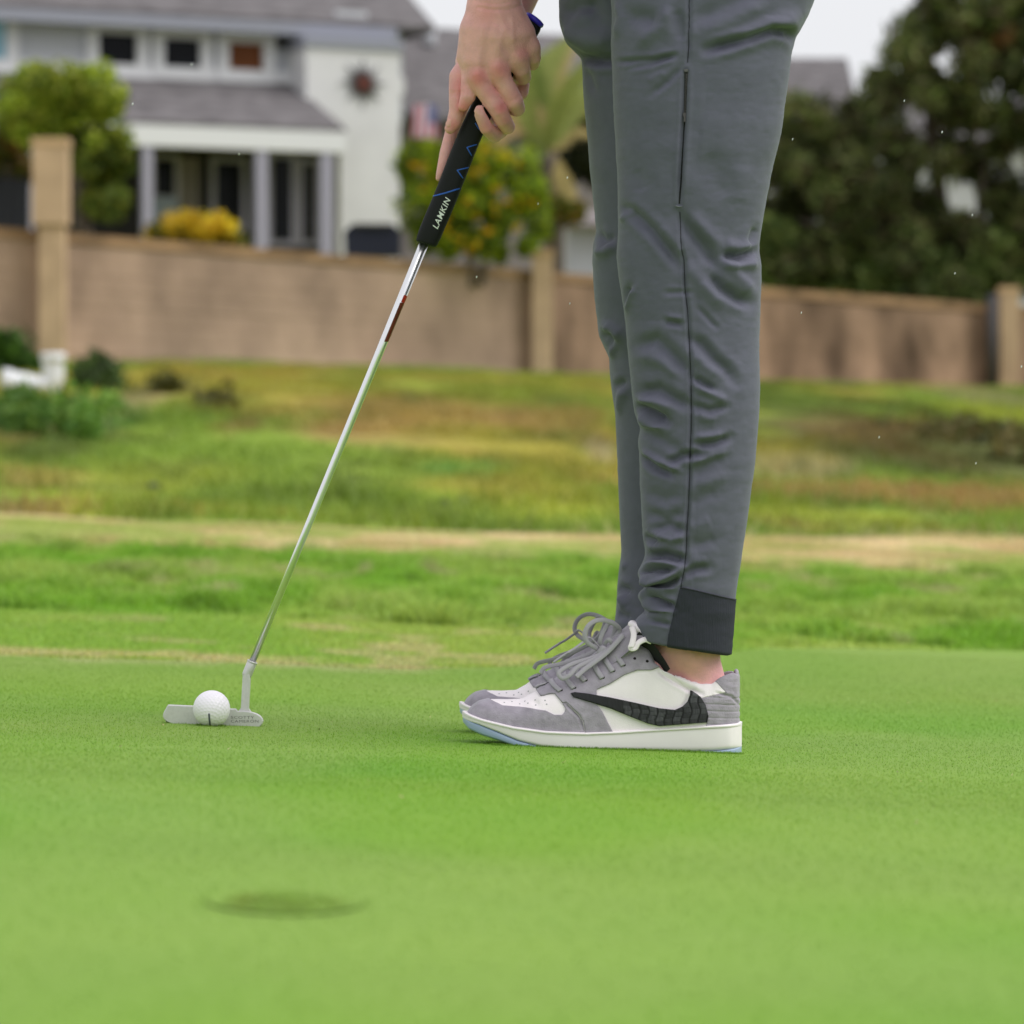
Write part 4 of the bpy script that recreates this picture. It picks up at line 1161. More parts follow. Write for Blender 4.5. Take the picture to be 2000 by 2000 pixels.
fF = [(1075, -300), (1085, -60), (1091, 0), (1092, 42), (1104, 81), (1120, 98), (1133, 109), (1136, 118), (1139, 182), (1150, 307), (1161, 419), (1164, 452), (1158, 480), (1157, 505), (1161, 583), (1170, 657),
      (1190, 698), (1192, 738), (1202, 807), (1205, 881), (1208, 952), (1211, 1019), (1213, 1080), (1208, 1118), (1206, 1143), (1204, 1186), (1201, 1214), (1203, 1260), (1206, 1300)]
fB = [(1560, -300), (1520, -60), (1505, 0), (1480, 84), (1465, 182), (1440, 307), (1418, 419), (1412, 505), (1412, 583), (1412, 700), (1412, 807), (1400, 950), (1385, 1080), (1372, 1186), (1365, 1300)]
def fold_disp(px, py, strokes):
    D = np.zeros(len(px)); q = np.stack([px, py], 1)
    for pts, w, amp in strokes:
        p = np.array(pts, float)
        lo_, hi_ = p.min(0) - 3 * w, p.max(0) + 3 * w
        m = (px > lo_[0]) & (px < hi_[0]) & (py > lo_[1]) & (py < hi_[1])
        if not m.any(): continue
        qq = q[m]; seg = np.linalg.norm(np.diff(p, axis=0), axis=1); cum = np.concatenate([[0], np.cumsum(seg)])
        best = np.full(len(qq), 1e9); bt = np.zeros(len(qq)); side = np.zeros(len(qq))
        for i in range(len(p) - 1):
            e = p[i + 1] - p[i]; t = np.clip(((qq - p[i]) @ e) / (e @ e), 0, 1)
            dv = qq - p[i] - t[:, None] * e; d = np.linalg.norm(dv, axis=1)
            u = d < best
            best[u] = d[u]; bt[u] = (cum[i] + t[u] * seg[i]) / cum[-1]
            side[u] = np.sign(e[0] * dv[u, 1] - e[1] * dv[u, 0])
        taper = np.clip(np.minimum(bt, 1 - bt) * 4 + .30, 0, 1)
        g = np.exp(-(best / (w * 1.08)) ** 2)
        if amp < 0:      # a crease: soft shoulder below it
            g = g - .25 * np.exp(-((best - 1.9 * w) / (1.1 * w)) ** 2)
        D[m] += amp * .0017 * g * taper
    return D
NEAR = [
 ([(1380, 98), (1430, 84), (1465, 74), (1505, 58), (1538, 63), (1554, 80)], 9, -6), ([(1430, 84), (1480, 62), (1527, 40), (1566, 30)], 15, 4.5), ([(1350, 70), (1420, 38), (1500, 5)], 18, 2), ([(1360, 40), (1430, 10), (1480, -20)], 16, -2),
 ([(1206, 121), (1276, 117), (1317, 107)], 5, -2), ([(1232, 132), (1276, 124), (1320, 108)], 5, -1.8), ([(1273, 184), (1304, 159), (1331, 131)], 6, -1.6), ([(1265, 160), (1300, 140)], 7, 1),
 ([(1200, 73), (1214, 34), (1205, 5)], 8, 2.5), ([(1228, 34), (1258, 34), (1282, 40)], 14, -2.5), ([(1246, 90), (1290, 52), (1312, 12)], 13, 3.0), ([(1320, 18), (1328, 50), (1332, 80)], 11, -2.5),
 ([(1214, 404), (1236, 416), (1270, 447), (1309, 492), (1328, 522)], 10, -3.6), ([(1209, 432), (1222, 420), (1236, 412)], 7, 2), ([(1290, 440), (1320, 475), (1334, 500)], 14, 1.6),
 ([(1328, 414), (1345, 447), (1373, 481), (1404, 530)], 11, -3.4), ([(1345, 420), (1390, 460), (1412, 480)], 13, 1.6), ([(1412, 499), (1440, 503), (1474, 492)], 8, -5), ([(1415, 476), (1445, 480), (1470, 478)], 10, 2.2), ([(1424, 519), (1480, 517)], 9, 2.6),
 ([(1477, 445), (1466, 478)], 8, -2.6), ([(1380, 300), (1420, 385)], 26, -1.6), ([(1450, 320), (1440, 400)], 24, 1.2), ([(1240, 330), (1262, 372)], 16, -1), ([(1330, 300), (1350, 380)], 18, 1),
 ([(1384, 536), (1410, 564), (1440, 583), (1466, 594)], 10, -4.6), ([(1412, 505), (1433, 533), (1471, 568)], 11, 3), ([(1338, 512), (1374, 560), (1412, 602)], 15, 2.6),
 ([(1219, 612), (1233, 579), (1241, 562)], 5, 2.6), ([(1230, 560), (1219, 596)], 7, -3), ([(1298, 572), (1352, 571)], 5, -1), ([(1300, 628), (1331, 634)], 6, -2), ([(1303, 620), (1330, 622)], 5, 1), ([(1362, 600), (1400, 640)], 5, -1.2),
 ([(1243, 676), (1281, 664), (1314, 695), (1342, 728)], 12, -3.2), ([(1245, 694), (1290, 705), (1330, 735)], 12, 1.8), ([(1348, 661), (1369, 671), (1393, 700), (1419, 721), (1435, 748)], 10, -3.2), ([(1352, 690), (1375, 715), (1398, 738)], 13, 2),
 ([(1356, 737), (1374, 750), (1395, 761)], 6, -2.6), ([(1358, 755), (1386, 768), (1419, 784)], 8, 2.4), ([(1248, 767), (1286, 761), (1319, 781), (1350, 794)], 11, -3.2), ([(1247, 779), (1279, 783), (1316, 796)], 8, 3.2), ([(1239, 792), (1267, 802), (1303, 823)], 8, -5.5),
 ([(1243, 814), (1267, 828), (1302, 837)], 9, 3.4), ([(1356, 792), (1386, 802), (1420, 794)], 7, -2.4), ([(1362, 815), (1400, 822)], 10, 1.4), ([(1360, 869), (1393, 867), (1427, 854)], 7, -3.2), ([(1357, 855), (1412, 848)], 7, 1.8), ([(1270, 850), (1310, 868), (1335, 885)], 10, -1.6),
 ([(1304, 906), (1333, 890), (1372, 886)], 7, -3.6), ([(1354, 903), (1395, 890), (1424, 880)], 7, 2), ([(1251, 889), (1281, 914), (1313, 927)], 7, -3.6), ([(1251, 880), (1286, 900), (1331, 920)], 6, 2.6), ([(1350, 930), (1412, 892)], 13, -1.8),
 ([(1262, 1002), (1302, 1014), (1335, 1000)], 10, -2), ([(1262, 960), (1300, 975), (1330, 965)], 12, -1.4), ([(1277, 1034), (1307, 1026), (1335, 1037)], 8, -2.6), ([(1256, 1048), (1283, 1058)], 7, -3.4), ([(1280, 1043), (1314, 1055), (1340, 1045)], 7, 3),
 ([(1270, 1088), (1302, 1086), (1338, 1096)], 9, -5), ([(1271, 1101), (1302, 1099), (1338, 1107)], 6, 3.4), ([(1249, 1118), (1281, 1112), (1316, 1115)], 6, -5), ([(1246, 1128), (1271, 1138), (1305, 1129), (1335, 1111)], 6, 5), ([(1266, 1146), (1302, 1144), (1328, 1126)], 6, -5),
 ([(1244, 1162), (1283, 1152), (1318, 1150)], 6, 3.6), ([(1265, 1161), (1290, 1175), (1316, 1186)], 6, -5), ([(1247, 1173), (1276, 1188), (1316, 1194)], 6, 3.6), ([(1262, 1200), (1310, 1202)], 6, 2.2), ([(1270, 1212), (1309, 1220)], 4, -2),
 ([(1333, 1122), (1357, 1112), (1385, 1109)], 8, -3.2), ([(1348, 1067), (1400, 1053)], 11, -1.6), ([(1343, 1033), (1388, 1014)], 11, 1.4), ([(1345, 985), (1400, 960)], 12, -1.2), ([(1360, 950), (1420, 930)], 12, 1)]
SEAM = [(1346, -60), (1346, 0), (1346, 40), (1345, 90), (1343, 122)]
SEAM2 = [(1328, 414), (1329, 440), (1330, 470), (1332, 490), (1336, 510), (1338, 560), (1343, 610), (1346, 660), (1349, 720), (1350, 780), (1350, 830), (1348, 880), (1347, 930), (1345, 980), (1342, 1030), (1340, 1080), (1336, 1115), (1330, 1146)]
NEAR += [(SEAM, 3.5, -1.6), (SEAM2, 3.5, -1.8), ([(1339, 140), (1337, 200), (1334, 260), (1330, 330), (1328, 398)], 4.5, -3)]
FAR = [([(1095, 92), (1130, 112), (1170, 118), (1210, 116)], 9, -6), ([(1092, 60), (1150, 80), (1200, 80)], 18, 5), ([(1105, 30), (1130, 14), (1160, 10)], 12, -3), ([(1150, 0), (1170, 40)], 14, -3), ([(1140, 130), (1160, 180)], 9, -2),
       ([(1164, 455), (1180, 470), (1200, 465)], 9, -3), ([(1160, 495), (1185, 490), (1200, 475)], 9, 3), ([(1180, 640), (1200, 648), (1215, 655)], 10, 3), ([(1172, 660), (1188, 655), (1200, 680)], 9, -4), ([(1190, 700), (1202, 665)], 7, 3.5),
       ([(1198, 756), (1222, 745)], 7, -3), ([(1205, 805), (1215, 775), (1225, 762)], 8, 3), ([(1206, 1148), (1230, 1155)], 8, -4), ([(1208, 1165), (1225, 1185)], 8, 3), ([(1206, 1200), (1230, 1208)], 7, -2.5), ([(1212, 1100), (1222, 1110)], 8, 2)]
def leg(fr, bk, dy, yc, depth, strokes, rows, cols, y0, hem, seed):
    fr, bk = smooth_prof(prof(fr), 5), smooth_prof(prof(bk), 5)
    th = np.linspace(0, 2 * np.pi, cols, endpoint=False)
    cs, sn = np.cos(th), np.sin(th)
    H = hem[0] + hem[1] * cs                       # hem row around the leg
    t = np.linspace(0, 1, rows)[:, None]
    PY = y0 + (H[None] - y0) * t
    a = (bk(PY) - fr(PY)) / 2; c = (bk(PY) + fr(PY)) / 2
    pw = 2 / 2.25
    PX = c + a * np.sign(cs) * np.abs(cs) ** pw
    yc = (yc(PY[:, :1]) if callable(yc) else yc + 0 * PY[:, :1])
    dep = np.interp(PY, [-300, 0, 300, 500, 800, 1100, 1300], depth)
    Y = yc - dep * np.sign(sn) * np.abs(sn) ** pw
    d = D0 + yc
    X = (PX - 1000) * PXM * d / D0; Z = CAMH + (HOR - PY) * PXM * d / D0
    V = np.stack([X, Y, Z], -1).reshape(-1, 3)
    i = np.arange(rows - 1)[:, None] * cols + np.arange(cols)[None]
    j = np.arange(rows - 1)[:, None] * cols + (np.arange(cols)[None] + 1) % cols
    F = np.stack([i, j, j + cols, i + cols], -1).reshape(-1, 4)
    N = vnormals(V, F)
    cen = np.stack([np.broadcast_to((c - 1000) * PXM * d / D0, PX.shape), np.broadcast_to(yc, PX.shape), Z], -1).reshape(-1, 3)
    if ((V - cen) * N).sum(1).mean() < 0: N = -N; F = F[:, ::-1]
    pxy = to_px(V)
    w = sstep(.05, .45, -N[:, 1])
    D = fold_disp(pxy[:, 0], pxy[:, 1], strokes) * w
    # soft drape over the whole leg, and folds on the side turned away
    u = np.arctan2((Y - yc).ravel(), (PX - c).ravel())
    zz = PY.ravel() / 60
    D += .0022 * (fbm(np.cos(u) * 2 + 9, zz * .9 + np.sin(u) * 2, seed, 3) - .5) * (w * .5 + .5)
    D += (1 - w) * .005 * (fbm(np.cos(u) * 2.5 + 3, zz * 1.6 + np.sin(u) * 2, seed + 5, 3) - .5) * (np.abs(N[:, 1]) > .2) * (N[:, 1] > 0)
    D += .0006 * (fbm(pxy[:, 0] / 14, pxy[:, 1] / 9, seed + 9, 2) - .5)
    V = V + N * D[:, None]
    # turned-in hem
    last = V[-cols:]; lc = last.mean(0)
    r1 = lc + (last - lc) * .95 + [0, 0, -.0015]; r2 = lc + (last - lc) * .90 + [0, 0, .002]; r3 = lc + (last - lc) * .88 + [0, 0, .03]
    base = len(V); V = np.vstack([V, r1, r2, r3])
    rings = [base - cols, base, base + cols, base + 2 * cols]
    k = np.arange(cols); k2 = (k + 1) % cols
    for r, s in zip(rings[:-1], rings[1:]):
        f = np.stack([r + k, r + k2, s + k2, s + k], 1)
        F = np.vstack([F, f if F[0][1] == F[0][0] + 1 or True else f])
    return V, F, pxy
dn = [.095, .088, .083, .072, .068, .058, .054]
LV, LF, Lpx = leg(nF, nB, 0, 0.0, dn, NEAR, 560, 330, -250, (1261, 15), 61)
RV, RF, Rpx = leg(fF, fB, 0, lambda v: np.interp(v, [0, 500, 900, 1200], [.150, .165, .192, .213]), [.10, .09, .088, .078, .072, .060, .056], FAR, 330, 180, -250, (1252, 12), 71)
PV, PF = body_grid([([np.array([.20, .02, .99]), np.array([.20, .19, .99])], [.135, .135]), ([np.array([.20, .10, .95]), np.array([.17, .10, 1.06])], [.15, .145]), ([np.array([.27, .10, .93]), np.array([.24, .10, 1.0])], [.11, .11])],
                   [0, -.2, .86], [.45, .42, 1.13], .010, .04)
TV = np.vstack([LV, RV, PV]); TF = np.vstack([LF, RF + len(LV), PF + len(LV) + len(RV)])
tr_ = mk('trousers', TV, TF, M_pants, person)
lb = bvh_of(LV, LF)

def panel(V, F, pxy, poly, t, inner=-.0006, N=None, both=True, edge_snap=3.0, keep=None, disp=None):
    """a raised piece of cloth or leather cut along an outline from a finely meshed surface"""
    fc = pxy[F].mean(1)
    m = inpoly(fc[:, 0], fc[:, 1], poly)
    if keep is not None: m &= keep(V[F].mean(1))
    f = F[m]
    used = np.unique(f); mp = -np.ones(len(V), int); mp[used] = np.arange(len(used))
    f = mp[f]; P = V[used].copy(); n = N[used]; q = pxy[used].copy()
    E = np.vstack([f[:, [i, (i + 1) % f.shape[1]]] for i in range(f.shape[1])])
    Es = np.sort(E, 1); _, inv, cnt = np.unique(Es, axis=0, return_inverse=True, return_counts=True)
    be = E[cnt[inv.ravel()] == 1]
    bvi = np.unique(be)
    tgt, dist = nearest_on_poly(q[bvi], poly)
    ok = dist < edge_snap
    dpx = (tgt - q[bvi])[ok]
    k = PXM * (D0 + P[bvi[ok], 1]) / D0
    P[bvi[ok], 0] += dpx[:, 0] * k; P[bvi[ok], 2] -= dpx[:, 1] * k
    q[bvi[ok]] = tgt[ok]
    tt = np.full(len(P), t)
    if disp is not None: tt = tt + disp(q)
    top = P + n * tt[:, None]; low = P + n * inner
    nb_ = len(P)
    edge_low = np.array([[b, a, a + nb_, b + nb_] for a, b in be])
    if f.shape[1] == 4: FF = np.vstack([f, edge_low])
    return np.vstack([top, low]), FF, q
LN = vnormals(LV, LF)
ctr = LV.mean(0)
if (LN[:, 1] * (LV[:, 1] - 0)).mean() < 0: LN = -LN
Lpx2 = np.vstack([Lpx, to_px(LV[len(Lpx):])])
cuffpoly = [(1329, 1147), (1360, 1153), (1400, 1163), (1470, 1176), (1470, 1330), (1296, 1330), (1306, 1240), (1318, 1190)]
cv, cfc, _ = panel(LV, LF, Lpx2, cuffpoly, .0011, N=LN)
mk('cuff', cv, cfc, M_cuff, tr_ if False else person)
def seam_strip(pts, w, lift, name, m, t=.0008, n=160, par=None):
    P = []; Nn = []
    for a, b in smoothpath(np.array([(x, y) for x, y in pts], float), n):
        p, nn = hit(lb, a, b, lift)
        if p is not None: P.append(p); Nn.append(nn)
    P = np.array(P); Nn = np.array(Nn)
    for _ in range(2): Nn[1:-1] = (Nn[:-2] + Nn[1:-1] * 2 + Nn[2:]) / 4
    V, F = band(P, Nn, w, t)
    return mk(name, V, F, m, par or person)
seam_strip(SEAM, .0010, .0001, 'seam', M_seam)
seam_strip(SEAM2, .0011, .0001, 'seam', M_seam)
seam_strip([(1329, 1147), (1360, 1153.5), (1400, 1163), (1434, 1171)], .0012, .0013, 'seam', M_seam, n=40)
seam_strip([(1337, 236), (1334, 270), (1331, 330), (1328, 398)], .0034, -.0002, 'pocket_opening', mat('pocket_dark', lin(24, 24, 28), rough=.95))
zp = seam_strip([(1340, 138), (1339, 180), (1337, 236)], .0058, .0003, 'zip', mat('zip_tape', lin(44, 42, 46), rough=.8))
M_zip = mat('zip_metal', lin(84, 80, 82), rough=.45, metal=.5)
mb = MB()
for i in range(30):
    t = i / 29; p, n = hit(lb, 1341.5 - 3 * t + .8 * (-1) ** i, 146 + 78 * t, .0009)
    mb.box(p, [.0016, .0012, .0007])
mb.mk('zip_teeth', M_zip, zp)
p, n = hit(lb, 1338.5, 224, .0015); mb = MB(); mb.box(p, [.0034, .002, .004]); mb.box(p + [.0004, -.0008, -.005], [.0022, .0012, .006]); mb.mk('zip_puller', M_zip, zp)
p, n = hit(lb, 1340.5, 137, .001); mb = MB(); mb.box(p, [.004, .002, .003]); mb.mk('zip_stop', mat('zip_stop_metal', lin(92, 90, 92), rough=.5, metal=.3), zp)
seam_strip([(1319, 402), (1326, 404), (1333, 403)], .0016, .0008, 'bar_tack', mat('pale_thread', lin(104, 106, 116), rough=.9), n=20)

# ---- shoes
M_leather = mat('white_leather', lin(242, 233, 238), rough=.45, var=.03, vscale=60, bump=.0003, bscale=900)
M_suede = mat('grey_suede', lin(158, 151, 163), rough=.95, var=.16, vscale=110, bump=.0005, bscale=700, spec=.15, sheen=.3)
M_midsole = mat('white_rubber', lin(238, 230, 235), rough=.6, var=.02, vscale=50)
M_outsole = mat('icy_blue_rubber', lin(156, 174, 204), rough=.35, spec=.5)
M_logo = mat('black_croc_leather', (0, 0, 0, 1), rough=.5, attr=True, spec=.22)
M_lace = mat('grey_lace', lin(164, 160, 168), rough=.95, bump=.0004, bscale=1200)
M_lining = mat('black_lining', lin(38, 38, 42), rough=.95)
M_hole = mat('eyelet_hole', (.012, .008, .01, 1), rough=.9)
M_groove = mat('sole_groove', lin(168, 168, 172), rough=.9)

SH_PX = np.array([903, 906, 910, 916, 924, 936, 952, 975, 1010, 1060, 1110, 1180, 1250, 1320, 1380, 1415, 1430, 1440, 1446, 1449], float)
SH_W = np.array([0, .010, .017, .0245, .0305, .0355, .040, .0445, .0480, .0505, .0505, .046, .041, .0385, .0375, .034, .028, .019, .009, 0])
UP_PX = np.array([914, 918, 924, 934, 950, 975, 1010, 1060, 1110, 1180, 1250, 1320, 1380, 1410, 1425, 1435, 1440, 1442.5], float)
UP_W = np.array([0, .013, .021, .028, .0345, .0395, .0435, .0465, .0465, .043, .040, .0385, .036, .0315, .0265, .0195, .011, 0])
def dense(x, w):
    u = np.concatenate([-x[1:4][::-1] * 0 + x[0], x]);
    p = smoothpath(np.stack([x / 500, w * 20], 1), 1500); p = p[np.argsort(p[:, 0])]
    return p[:, 0] * 500, np.maximum(p[:, 1] / 20, 0)
UP_D = dense(UP_PX, UP_W); SH_D = dense(SH_PX, SH_W)
def upw(px): return np.interp(px, *UP_D)
def solew(px): return np.interp(px, *SH_D)
UTOP = smooth_prof(lambda v: np.interp(v, [914, 916, 923, 936, 951, 970, 989, 1020, 1042, 1056, 1072, 1097, 1140, 1165, 1190, 1216, 1240, 1262, 1284, 1296, 1315, 1346, 1364, 1389, 1402, 1415, 1424, 1434, 1440, 1443],
                      [1394, 1388, 1379.5, 1370, 1366, 1365.5, 1366, 1364.5, 1352, 1340, 1334, 1322, 1300, 1287, 1271, 1256, 1250, 1262, 1279, 1293, 1306, 1319, 1322, 1319, 1307, 1298, 1293.5, 1294, 1306, 1330]), 3)
UBOT = lambda v: np.interp(v, [900, 914, 942, 1004, 1066, 1144, 1206, 1284, 1377, 1450], [1386, 1395, 1404, 1418, 1426, 1429, 1427, 1423, 1417, 1415])
def shoe_z(v): return CAMH + (HOR - v) * PXM
def shoe_x(px): return (px - 1000) * PXM
shoe = None
def build_shoe():
    # upper
    ns, nt = 380, 250
    s = np.linspace(0, 1, ns); PX = 914.2 + (1442.3 - 914.2) * (s - .12 * np.sin(2 * np.pi * s))
    th = np.linspace(0, np.pi, nt)
    w = upw(PX)[:, None]
    n_ = np.interp(PX, [914, 980, 1100, 1240, 1300, 1443], [2.2, 2.3, 2.1, 2.4, 4.0, 3.2])[:, None]
    zb = shoe_z(UBOT(PX))[:, None]; zt = shoe_z(UTOP(PX))[:, None]
    td = np.linspace(0, np.pi, 1400); YN = np.empty((ns, nt)); ZN = np.empty((ns, nt))
    for r in range(ns):          # evenly spaced points round each section
        e = 2 / n_[r, 0]; a_ = np.sign(np.cos(td)) * np.abs(np.cos(td)) ** e; b_ = np.abs(np.sin(td)) ** e; b_[-1] = 0
        l_ = np.concatenate([[0], np.cumsum(np.hypot(np.diff(a_) * max(w[r, 0], .004), np.diff(b_) * max(zt[r, 0] - zb[r, 0], .004)))])
        YN[r] = np.interp(np.linspace(0, l_[-1], nt), l_, a_); ZN[r] = np.interp(np.linspace(0, l_[-1], nt), l_, b_)
    yn, zn = YN, ZN
    op = (sstep(1262, 1300, PX) * sstep(1441, 1425, PX))[:, None]
    dip = .038 * op * sstep(.80, .60, np.abs(yn)) * (zn > .5)
    Z = zb + (zt - zb) * zn - dip
    lean = np.interp(PX, [914, 1100, 1250, 1300, 1400, 1443], [.0, .0, .08, .10, .10, .0])[:, None]
    Y = w * yn * (1 - lean * zn)
    # lace rows sink a little in the middle of the throat, padded collar bulge
    X = np.broadcast_to(shoe_x(PX)[:, None], Y.shape)
    V = np.stack([X, Y, Z], -1).reshape(-1, 3)
    i = np.arange(ns - 1)[:, None] * nt + np.arange(nt - 1)[None]
    F = np.stack([i, i + 1, i + nt + 1, i + nt], -1).reshape(-1, 4)
    N = vnormals(V, F)
    if (N[:, 2]).mean() < 0: N = -N; F = F[:, ::-1]
    pxy = np.stack([np.broadcast_to(PX[:, None], Y.shape).ravel(), HOR - (V[:, 2] - CAMH) / PXM], 1)
    D = fold_disp(pxy[:, 0], pxy[:, 1], [([(1287, 1310), (1310, 1325), (1340, 1342), (1368, 1352)], 4, -1.6), ([(1300, 1303), (1330, 1325), (1370, 1335)], 9, 1.2),
                                         ([(1100, 1368), (1130, 1395), (1138, 1420)], 2.6, -.9), ([(1040, 1365), (1052, 1372)], 6, -.8), ([(1395, 1350), (1425, 1358), (1441, 1376)], 2.6, -.9),
                                         ([(1340, 1342), (1338, 1362), (1330, 1378)], 3, -.5)])
    V = V + N * D[:, None]
    sh = mk('shoe', V, F, M_leather, person, loc=(shoe_x(1180), 0, shoe_z(1460)))
    sb = bvh_of(V, F)
    kw = dict(N=N, edge_snap=2.6)
    # panels
    toe = [(905, 1402), (905, 1375), (919, 1372), (934, 1361), (953, 1364.5), (982, 1376), (1029, 1379), (1066, 1383.5), (1082, 1391), (1097, 1391), (1102, 1385), (1103.5, 1379), (1098, 1370), (1104, 1368), (1128, 1392), (1136, 1404), (1142, 1438), (1040, 1440), (905, 1420)]
    v, f, _ = panel(V, F, pxy, toe, .0013, disp=lambda q: .0005 * (fbm(q[:, 0] / 9, q[:, 1] / 7, 81, 2) - .5), **kw)
    mk('toe_guard', v, f, M_suede, sh)
    stay = [(1098, 1369), (1083, 1352), (1076, 1352), (1056, 1357), (1049, 1348), (1046, 1334), (1056, 1318), (1100, 1300), (1186, 1240), (1235, 1220), (1270, 1240), (1296, 1292), (1290, 1299), (1271, 1306), (1243, 1306), (1218, 1315), (1190, 1332), (1164, 1343), (1163.5, 1372), (1174, 1384), (1202, 1438), (1144, 1438), (1138, 1404), (1130, 1391), (1105, 1367)]
    v, f, _ = panel(V, F, pxy, stay, .0019, disp=lambda q: .0006 * (fbm(q[:, 0] / 12, q[:, 1] / 9, 82, 2) - .5), **kw)
    mk('eyestay', v, f, M_suede, sh)
    heel = [(1366, 1361), (1415, 1350), (1389, 1322), (1400, 1300), (1424, 1286), (1450, 1286), (1450, 1430), (1375, 1430), (1378, 1395), (1371, 1373)]
    def hd(q):
        return .0006 * (fbm(q[:, 0] / 12, q[:, 1] / 5, 83, 2) - .5) - .0006 * np.exp(-(((q[:, 1] - 1366 - .06 * (q[:, 0] - 1400)) % 13 - 6.5) / 1.6) ** 2) * (q[:, 1] > 1352)
    v, f, _ = panel(V, F, pxy, heel, .0015, disp=hd, **kw)
    mk('heel_panel', v, f, M_suede, sh)
    collar = [(1296, 1294), (1315, 1303), (1346, 1316), (1364, 1318), (1389, 1318), (1414, 1349), (1366, 1360), (1348, 1345), (1318, 1325)]
    v, f, _ = panel(V, F, pxy, collar, .0012, **kw)
    mk('collar_band', v, f, M_leather, sh)
    # curved side emblem in embossed black leather
    sw = [(1114.5, 1352), (1119, 1358.5), (1159.5, 1369.5), (1190.5, 1379), (1228, 1394.5), (1262, 1408), (1284, 1413), (1315, 1411), (1377, 1406.5), (1379.5, 1394), (1374, 1372.5), (1364.5, 1358.5), (1346, 1344.5), (1344, 1354), (1339.5, 1366), (1330, 1375.5), (1315, 1382), (1284, 1378.5), (1237, 1368), (1190.5, 1358.5), (1144, 1351.5), (1122, 1350)]
    def cells(q):
        u = q[:, 0] - 1114 + 2.5 * np.sin(q[:, 1] / 6); v_ = q[:, 1] - 1350 + .05 * u
        pc = 15 + 6 * np.sin(u / 40)
        k1 = np.floor(u / 16.5); fu = u / 16.5 - k1
        rowh = 8 + 3 * hash2(k1, k1 * 0, 3); k2 = np.floor(v_ / rowh); fv = v_ / rowh - k2
        wide = q[:, 0] > 1215
        e = np.minimum(np.minimum(fu, 1 - fu) * 16.5, 1.2 + np.minimum(fv, 1 - fv) * rowh * 1.3)
        return e, hash2(k1, k2, 9), wide
    def sd_(q):
        e, _, w_ = cells(q); return np.where(w_, .0007 * sstep(0, 2.2, e), .0004)
    v, f, q = panel(V, F, pxy, sw, .0030, disp=sd_, **kw)
    e, hsh, wd = cells(q)
    fine = vnoise(q[:, 0] / 1.6, q[:, 1] / 9, 4)
    g = np.where(wd, .008 + .060 * sstep(.6, 2.6, e) * (.35 + .9 * hsh) * (.6 + .6 * fine), .016 + .01 * fine)
    col = np.concatenate([np.repeat(g[:, None], 3, 1)] * 2) * np.array([[1, 1, 1.12]])
    mk('side_emblem', v, f, M_logo, sh, col=col)
    # midsole and outsole
    def slab(name, top, bot, m, wadd, ns=420, nt=72, ex=7.0, lo_px=903.2, hi_px=1448.8):
        s = np.linspace(0, 1, ns); PX = lo_px + (hi_px - lo_px) * (s - .15 * np.sin(2 * np.pi * s))
        th = np.linspace(0, 2 * np.pi, nt, endpoint=False)
        cs, sn = np.cos(th)[None], np.sin(th)[None]
        w = np.maximum(solew(PX)[:, None] + wadd * sstep(.0, .012, solew(PX))[:, None], .0002)
        y = w * np.sign(cs) * np.abs(cs) ** (2 / ex); zz = np.sign(sn) * np.abs(sn) ** (2 / ex)
        a, b = shoe_z(top(PX))[:, None], shoe_z(bot(PX))[:, None]
        # a stitched rim near the top edge stands proud
        Z = (a + b) / 2 + (a - b) / 2 * zz
        X = np.broadcast_to(shoe_x(PX)[:, None], y.shape)
        V = np.stack([X, y, Z], -1).reshape(-1, 3)
        i = np.arange(ns - 1)[:, None] * nt + np.arange(nt)[None]; j = np.arange(ns - 1)[:, None] * nt + (np.arange(nt)[None] + 1) % nt
        return mk(name, V, np.stack([i, j, j + nt, i + nt], -1).reshape(-1, 4), m, sh)
    mtop = lambda v: np.interp(v, [900, 906, 914, 942, 1004, 1066, 1144, 1206, 1284, 1377, 1445, 1450], [1389, 1389, 1391.5, 1399.5, 1413, 1421, 1424, 1422, 1417.5, 1412, 1409.5, 1410])
    mbot = lambda v: np.interp(v, [900, 906, 920, 936, 973, 1013, 1054, 1097, 1160, 1253, 1346, 1389, 1449], [1399, 1402, 1407, 1411, 1425, 1442, 1453, 1457, 1459.5, 1462, 1464.5, 1464, 1458])
    slab('midsole', mtop, mbot, M_midsole, .0)
    rimb = lambda v: mtop(v) + 7.5
    slab('midsole_rim', lambda v: mtop(v) - .8, rimb, M_midsole, .0013, ex=4, lo_px=902.4, hi_px=1449.6)
    obot = lambda v: np.interp(v, [900, 905, 917, 942, 973, 1004, 1035, 1097, 1160, 1253, 1346, 1449], [1401, 1410, 1422, 1433, 1442, 1452, 1456.5, 1460, 1462, 1464, 1467, 1470])
    slab('outsole', lambda v: np.minimum(mbot(v) - 2.5, obot(v) - 3), obot, M_outsole, -.0007, ex=5, lo_px=904, hi_px=1448.2)
    mb = MB()
    for px in (1073, 1095, 1118, 1142, 1312, 1328, 1345, 1362, 1380):
        x = shoe_x(px); z = shoe_z(obot(px))
        for sg in (-1, 1): mb.box([x, sg * (solew(px) - .0012), z + .0016], [.0015, .002, .0034])
    mb.mk('tread_notches', M_hole, sh, kind='stuff')
    # toe-box perforations
    mb = MB()
    for a, b in ((985, 1370), (1000, 1368.5), (1015, 1372), (1031, 1370), (1046, 1373), (1064, 1364), (1067, 1371), (1045, 1364), (1025, 1367)):
        for sg in (1, -1):
            h = sb.ray_cast(Vector((shoe_x(a), -.2 * sg, shoe_z(b))), Vector((0, sg, 0)))
            if h[0] is None: continue
            p, n = np.array(h[0]), np.array(h[1])
            V_, F_ = tube([p - n * .0005, p + n * .0004], .0009, 8); mb.add(V_, F_)
    mb.mk('perforations', M_groove, sh, kind='stuff')
